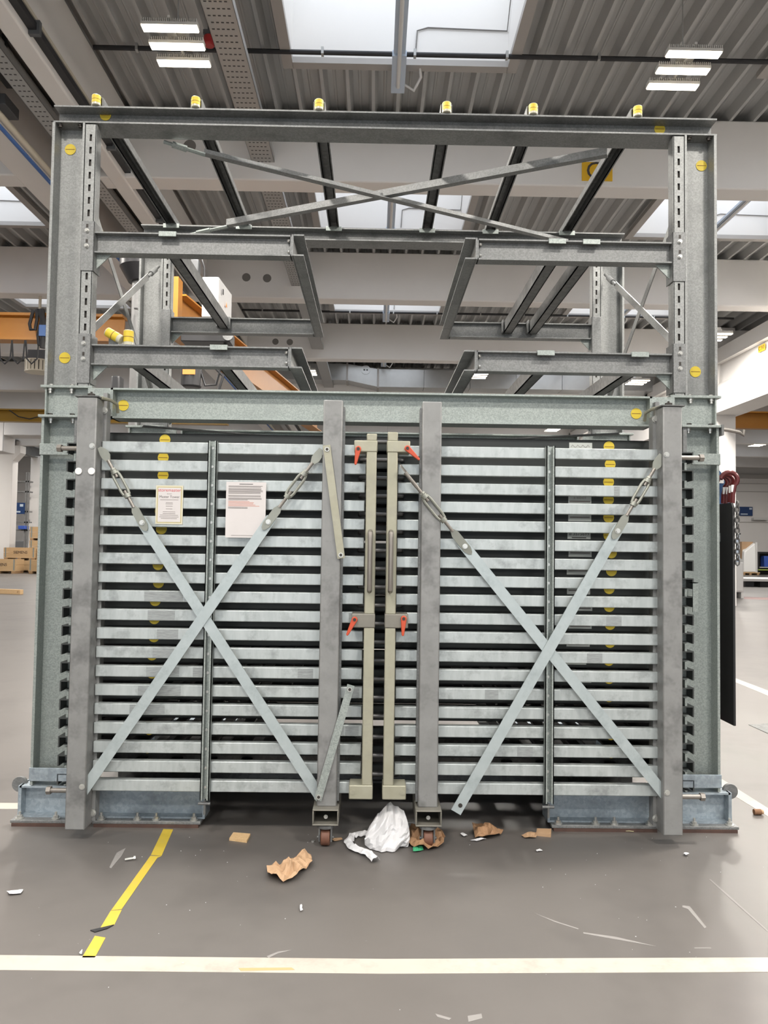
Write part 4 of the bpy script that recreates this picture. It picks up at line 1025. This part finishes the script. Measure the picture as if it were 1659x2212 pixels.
MB().bar((p.x, p.y, .065), (q.x, q.y, .065), .12, .13).build('timber', 'wood', tb, bevel=.006)
MB().bar((q.x-.10, q.y-.061, .04), (q.x-.08, q.y-.061, .10), .03, .003).build('end_mark', 'wood_dark', tb)
sh = thing('floor_grate', 'dark slotted grate strips on the floor', 'grate') if False else None

# ================================================================== FAR RIGHT BAY
yk = fl(1593, 1292).y
X2 = lambda px, yy: at(px, 1250, yy).x; Z2 = lambda py, px, yy: at(px, py, yy).z
cb = thing('control_pedestal', 'pale grey control pedestal with door standing right of the black plate', 'cabinet', (X2(1593, yk), yk, 0))
x0, x1 = X2(1582, yk), X2(1606, yk)
MB().box(x0, x1, yk, yk+.6, .18, Z2(1215, 1593, yk)).build('lower_cabinet', 'cabinet_grey', cb, bevel=.01)
MB().box(x0, x0+.07, yk, yk+.6, 0, .18).box(x1-.07, x1, yk, yk+.6, 0, .18).box(x0, x1, yk+.5, yk+.6, 0, .18).build('plinth', 'cabinet_grey', cb)
MB().box(x0+.02, x1-.03, yk-.01, yk, .22, Z2(1218, 1593, yk)).build('door', 'cabinet_grey', cb, bevel=.004)
xu = X2(1586, yk); xv = X2(1602, yk)
MB().box(xu, xv, yk+.1, yk+.5, Z2(1214, 1593, yk), Z2(1152, 1593, yk)).build('upper_cabinet', 'pale_blue', cb, bevel=.01)
MB().box(xu+.02, xv-.05, yk+.09, yk+.1, Z2(1211, 1593, yk), Z2(1155, 1593, yk)).build('door', 'pale_blue', cb)
MB().cyl((xv-.03, yk+.06, Z2(1153, 1593, yk)), (xv+.0, yk+.06, Z2(1153, 1593, yk)), .025, 10).build('knob', 'machine_black', cb)
MB().box(xu-.12, xu-.01, yk-.02, yk+.05, Z2(1218, 1590, yk), Z2(1202, 1590, yk)).build('socket_box', 'door_white', cb)
yp = 40.5
bx0, bx1 = at(1606, 1200, yp).x, at(1637, 1200, yp).x
wp = thing('wrapped_pallet', 'tall white wrapped load standing on a wooden pallet', 'pallet load', (bx0, yp, 0))
zt_ = Z2(1172, 1620, yp)
MB().poly([(bx0, yp, .16), (bx1, yp, .16), (bx1, yp+.9, .16), (bx0, yp+.9, .16), (bx0+.08, yp+.05, zt_-.55), (bx1-.1, yp+.05, zt_-.0), (bx1-.1, yp+.85, zt_), (bx0+.08, yp+.85, zt_-.2)],
          [(0, 3, 2, 1), (4, 5, 6, 7), (0, 1, 5, 4), (1, 2, 6, 5), (2, 3, 7, 6), (3, 0, 4, 7)]).build('film_wrap', 'tape_white', wp, bevel=.05)
MB().box(bx0+.05, bx1-.12, yp+.3, yp+.8, .16, zt_+.05).build('cardboard_core', 'kraft', wp)
MB().box(bx1-.14, bx1-.02, yp+.0, yp+.6, .16, zt_+.02).build('corner_board', 'cabinet_grey', wp)
for u in (bx0, (bx0+bx1)/2-.05, bx1-.02): MB().box(u-.02, u+.1, yp, yp+.9, 0, .11).build('pallet_block', 'wood_dark', wp)
MB().box(bx0-.05, bx1+.12, yp-.02, yp+.92, .11, .155).build('pallet_deck', 'wood', wp)
ypl = fl(1630, 1268).y
x0, x1 = X2(1607, ypl), X2(1740, ypl)
pf = thing('low_platform', 'low white platform on dark feet in the right bay', 'platform', (x0, ypl, 0))
MB().box(x0, x1, ypl, ypl+1.6, .22, .33).build('top', 'wall_white', pf, bevel=.01)
for i in range(5): MB().box(x0+.1+i*.6, x0+.45+i*.6, ypl+.1, ypl+1.5, 0, .22).build('foot', 'machine_black', pf)
x0, x1 = at(1637, 1200, 41.5).x, at(1700, 1200, 41.5).x
wb = thing('work_bench', 'black work bench with a blue bin in the right bay', 'bench', (x0, 41.5, 0))
z0, z1 = Z2(1232, 1650, 41.5), Z2(1192, 1650, 41.5)
MB().box(x0, x1, 41.5, 42.3, z1-.1, z1).build('bench_top', 'machine_black', wb)
MB().box(x0, x0+.1, 41.5, 42.3, 0, z1-.1).box(x1-.1, x1, 41.5, 42.3, 0, z1-.1).box(x0, x1, 42.2, 42.3, 0, z1-.1).build('frame', 'machine_black', wb)
MB().box(x0+.1, x1-.1, 41.5, 42.2, z0+.15, z0+.20).build('shelf', 'cabinet_grey', wb)
MB().box(x0, x1-.5, 41.45, 42.2, z0, z0+.06).build('lower_shelf', 'green_light', wb)
tag(MB().box(x0+.4, x0+1.1, 41.52, 42.0, z0+.20, z0+.85).build('storage_bin', 'crate_blue', bevel=.03), 'blue bin on the shelf of the black bench', 'bin')
YW = 43.9
s0, s1 = at(1598, 1114, YW), at(1626, 1095, YW)
sc = thing('wall_screen', 'dark blue information screen on the far right wall', 'screen', (s0.x, YW, s0.z))
MB().box(s0.x, s1.x, YW, YW+.08, s0.z, s1.z).build('frame', 'screen_blue', sc, bevel=.01)
MB().box(s0.x+.06, s0.x+.5, YW-.01, YW, s0.z+.07, s0.z+.14).box(s1.x-.22, s1.x-.05, YW-.01, YW, s1.z-.17, s1.z-.06).build('picture', 'screen_light', sc)
s0, s1 = at(1624, 1123, YW), at(1655, 1119, YW)
tag(MB().box(s0.x, s1.x, YW-.25, YW+.08, s0.z, s1.z).build('wall_shelf', 'cabinet_grey', bevel=.01), 'narrow wall shelf right of the information screen', 'shelf')
for py in (1000, 1045, 1062, 1128):
    z = at(1630, py, 43.97).z
    MB().box(9.6, 29.9, 43.95, 43.999, z-.02, z+.02).build('panel_joint', 'trim_grey', bpy.data.objects['wall_far'])
MB().box(9.6, 29.9, 43.8, 43.99, at(1630, 1030, 43.9).z-.10, at(1630, 1030, 43.9).z+.14).build('wall_duct', 'trim_grey', bpy.data.objects['wall_far'])

# ================================================================== LITTER
from mathutils import noise as mnoise
def crumple(name, label, cat, outline, mt, height, crease, seed, n=22, tilt=0.0, thick=.0012, lift=.004, dome=0.0, sharp=True):
    """crumpled sheet: outline is a list of floor pixels or of (x, y) metres; height gives the relief"""
    pts = [Vector((p.x, p.y)) for p in outline]
    c = sum(pts, Vector((0, 0)))/len(pts)
    b = MB(); rings = 7; N_ = len(pts)*3
    def edge(t):
        t = t % 1*len(pts); i = int(t); f = t-i; return pts[i % len(pts)].lerp(pts[(i+1) % len(pts)], f)
    def hgt(x, y, r):
        v = mnoise.noise(Vector((x*crease+seed, y*crease, seed*.7)))
        v2 = abs(mnoise.noise(Vector((x*crease*2.1, y*crease*2.1+seed, 3.1))))
        return lift+max(0, height*(.35+.6*v+.55*v2)*(1-.35*r*r)) + dome*math.sqrt(max(0, 1-r*r))
    vs = [Vector((c.x, c.y, hgt(c.x, c.y, 0)))]
    for k in range(1, rings+1):
        r = k/rings
        for i in range(N_):
            e = edge(i/N_); p = c.lerp(e, r)
            p += Vector((mnoise.noise(Vector((p.x*40, p.y*40, seed))), mnoise.noise(Vector((p.x*40, p.y*40, seed+9)))))*.004
            vs.append(Vector((p.x, p.y, hgt(p.x, p.y, r))))
    fs = [(0, 1+i, 1+(i+1) % N_) for i in range(N_)]
    for k in range(1, rings):
        o, q = 1+(k-1)*N_, 1+k*N_
        for i in range(N_):
            j = (i+1) % N_
            fs += [(o+i, q+i, q+j), (o+i, q+j, o+j)]
    b.poly(vs, fs)
    me = b.mesh(name, smooth=not sharp); me.materials.append(MATS[mt])
    o = link(name, me); md = o.modifiers.new('thickness', 'SOLIDIFY'); md.thickness = thick; md.offset = 0
    return tag(o, label, cat)
F = lambda *pp: [fl(*p) for p in pp]
# large white sheet: a crumpled, half standing dome
def standing_paper():
    base = fl(835, 1838); b = MB(); nu, nv = 16, 12; W_, H_ = .215, .18
    row = []
    for j in range(nv+1):
        v = j/nv
        for i in range(nu+1):
            u = i/nu*2-1
            hw = W_/2*(1-.30*v**1.6)*(1+.12*math.sin(v*3.0))
            top = 1+.05*math.sin(u*7+1)+.035*math.sin(u*13)-(.42*max(0, -u-.15) if v > .3 else 0)
            x = base.x+u*hw+.012*v
            y = base.y+.005+.12*v*v+.05*u*u*(1-v)+.03*v-.02*math.cos(u*1.5)*(1-v)
            z = .004+H_*v*top*(.96-.18*u*u)
            n_ = mnoise.noise(Vector((u*2.2, v*2.2, 4.2))); n2 = abs(mnoise.noise(Vector((u*3.0+v*1.8+3, v*3.6-u*1.2, 8.2))))
            y += .030*n_-.034*n2; z += .010*n_
            row.append((x, y, max(z, .004)))
    fs = []
    for j in range(nv):
        for i in range(nu):
            a_ = j*(nu+1)+i
            fs += [(a_, a_+1, a_+nu+2), (a_, a_+nu+2, a_+nu+1)]
    b.poly(row, fs)
    me = b.mesh('crumpled_paper', smooth=False); me.materials.append(MATS['white_paper'])
    o = link('crumpled_paper', me); md = o.modifiers.new('thickness', 'SOLIDIFY'); md.thickness = .001
    return tag(o, 'large crumpled white paper standing between the two castors', 'paper')
standing_paper()
def ribbon(name, label, cat, pix, wd, mt, amp, seed):
    P = [fl(*p) for p in pix]; b = MB(); m_ = 6; vs = []; S = []
    for i in range(len(P)-1):
        for k in range(4): S.append(P[i].lerp(P[i+1], k/4))
    S.append(P[-1])
    for i, p in enumerate(S):
        d = (S[min(i+1, len(S)-1)]-S[max(i-1, 0)]).normalized(); a = Vector((-d.y, d.x, 0))
        for k in range(m_+1):
            t = k/m_-.5
            q = p+a*(t*wd*(1+.4*mnoise.noise(Vector((i*.5, seed, 1)))))
            z = .004+amp*(.75-2.2*t*t)+amp*.6*abs(mnoise.noise(Vector((i*.8, k*.9, seed))))
            vs.append((q.x, q.y, max(.003, z)))
    fs = []
    for i in range(len(S)-1):
        for k in range(m_):
            o = i*(m_+1)+k; fs += [(o, o+1, o+m_+2), (o, o+m_+2, o+m_+1)]
    b.poly(vs, fs); me = b.mesh(name, smooth=False); me.materials.append(MATS[mt])
    o = link(name, me); md = o.modifiers.new('thickness', 'SOLIDIFY'); md.thickness = .001
    return tag(o, label, cat)
ribbon('paper_strip', 'twisted white paper strip curling out beside the large crumpled paper', 'paper', [(797, 1806), (778, 1808), (760, 1812), (752, 1824), (762, 1837), (785, 1845), (800, 1853), (812, 1865)], .045, 'white_paper', .028, 3)
crumple('brown_paper', 'dark brown crumpled paper around the right castor', 'paper', F((880, 1800), (892, 1786), (912, 1786), (935, 1792), (952, 1800), (962, 1815), (956, 1832), (925, 1842), (895, 1836), (876, 1822)), 'kraft_dark', .060, 28, 5)
crumple('green_wrapper', 'small green and white wrapper below the brown paper', 'wrapper', F((893, 1826), (908, 1824), (915, 1838), (903, 1842), (892, 1842)), 'green_print', .018, 30, 2)
crumple('brown_bag', 'flattened tan paper bag lying alone on the open floor', 'paper bag', F((577, 1880), (590, 1876), (610, 1884), (630, 1868), (652, 1852), (672, 1850), (675, 1872), (655, 1886), (640, 1902), (612, 1911), (590, 1903), (578, 1902)), 'kraft', .065, 26, 11)
crumple('brown_paper', 'reddish brown wrapping paper piece right of the castor', 'paper', F((1020, 1784), (1045, 1787), (1087, 1800), (1078, 1812), (1050, 1816), (1026, 1813)), 'kraft_dark', .055, 22, 21)
crumple('paper_scrap', 'white scrap tucked under the reddish brown paper', 'paper', F((1016, 1817), (1040, 1812), (1050, 1815), (1030, 1820)), 'white_paper', .012, 30, 4)
crumple('foam_scrap', 'small white foam piece left of the reddish brown paper', 'scrap', F((994, 1805), (1002, 1802), (1010, 1807), (1002, 1810)), 'white_paper', .016, 30, 6)
crumple('plastic_scrap', 'clear plastic scrap leaning on the right foot plate', 'plastic', F((1214, 1762), (1226, 1757), (1234, 1768), (1230, 1782), (1220, 1786), (1213, 1775)), 'plastic_film', .035, 25, 8)
crumple('plastic_scrap', 'grey plastic film behind the brown paper at the right castor', 'plastic', F((876, 1782), (900, 1780), (905, 1794), (880, 1798)), 'plastic_film', .02, 25, 9)
crumple('paper_scrap', 'torn white paper scrap at the left picture edge', 'paper', F((14, 1928), (30, 1926), (50, 1925), (44, 1933), (20, 1935)), 'white_paper', .01, 25, 12)
crumple('paper_scrap', 'tiny white scrap on the floor below the tan bag', 'paper', F((648, 1958), (652, 1957), (654, 1968), (649, 1970)), 'white_paper', .008, 30, 13)
crumple('foam_scrap', 'white crumb between brown paper and the white line', 'scrap', F((1158, 1839), (1166, 1836), (1172, 1840), (1160, 1842)), 'white_paper', .012, 30, 14)
crumple('foam_scrap', 'white crumb below the right hinge post', 'scrap', F((1476, 1848), (1483, 1844), (1489, 1849), (1480, 1851)), 'white_paper', .014, 30, 15)
crumple('wood_shavings', 'pile of pale wood shavings beside the cardboard piece', 'shavings', F((1126, 1808), (1140, 1800), (1160, 1803), (1158, 1812), (1135, 1813)), 'kraft', .016, 40, 17)
crumple('paper_scrap', 'tan scrap beside the left castor wheel', 'paper', F((716, 1816), (728, 1813), (738, 1812), (740, 1816), (722, 1820)), 'kraft', .012, 30, 18)
crumple('yellow_tag', 'pale yellow tag in front of the right foot', 'tag', F((1346, 1789), (1368, 1792), (1369, 1799), (1352, 1798)), 'yellow_tag', .006, 30, 19)
crumple('paper_scrap', 'small white curl near the end of the yellow tape', 'paper', F((172, 2062), (177, 2055), (179, 2058), (175, 2066)), 'white_paper', .01, 30, 20)
def slab(name, label, cat, pix, th, mt):
    b = MB().plate([fl(*p)+Vector((0, 0, .0005)) for p in pix], (0, 0, 1), th)
    return tag(b.build(name, mt, smooth=False), label, cat)
slab('chipboard_piece', 'square chipboard offcut lying in front of the left leaf', 'board', [(495, 1816), (504, 1803), (541, 1806), (533, 1821)], .012, 'chipboard')
slab('cardboard_piece', 'folded cardboard piece in front of the right leaf', 'cardboard', [(1158, 1806), (1160, 1796), (1191, 1797), (1190, 1809)], .016, 'kraft')
p = fl(281, 1859)
bt = thing('loose_bolt', 'loose zinc bolt on the floor left of the yellow tape', 'bolt', (p.x, p.y, 0))
MB().cyl((p.x-.022, p.y-.008, .008), (p.x+.014, p.y+.006, .009), .0055, 8).build('shank', 'bolt_zinc', bt); MB().cyl((p.x+.014, p.y+.006, .010), (p.x+.022, p.y+.009, .010), .010, 6).build('head', 'bolt_zinc', bt)
p = fl(676, 1819); tag(MB().cyl((p.x, p.y, .001), (p.x, p.y, .008), .009, 14).build('washer', 'bolt_zinc'), 'tiny bright washer left of the left castor', 'washer')
p = fl(1636, 1760); ck = thing('cork_plug', 'small brown plug lying beside the right white line', 'plug', (p.x, p.y, 0))
MB().cyl((p.x-.02, p.y, .016), (p.x+.02, p.y, .016), .016, 14).build('plug', 'cork', ck); MB().cyl((p.x+.02, p.y, .016), (p.x+.032, p.y, .016), .0125, 14).build('plug_tip', 'kraft', ck)
p = fl(27, 1776); tag(MB().plate([(p.x-.012, p.y, 0.0005), (p.x+.014, p.y-.004, .0005), (p.x+.006, p.y-.002, .022)], (0, 1, 0), .014).build('wood_chip', 'wood_dark'), 'small dark wood chip at the left foot', 'chip')
# dust and grit on the floor
rg = random.Random(4); b = MB()
for i in range(170):
    x = rg.uniform(-2.4, 2.6); y = rg.uniform(-2.4, -.1); r = rg.uniform(.0006, .0019)
    b.box(x-r, x+r, y-r*.8, y+r*.8, .0003, .0003+r)
tag(b.build('floor_grit', 'white_paper', smooth=False), 'fine pale grit scattered over the floor', 'grit', kind='stuff')
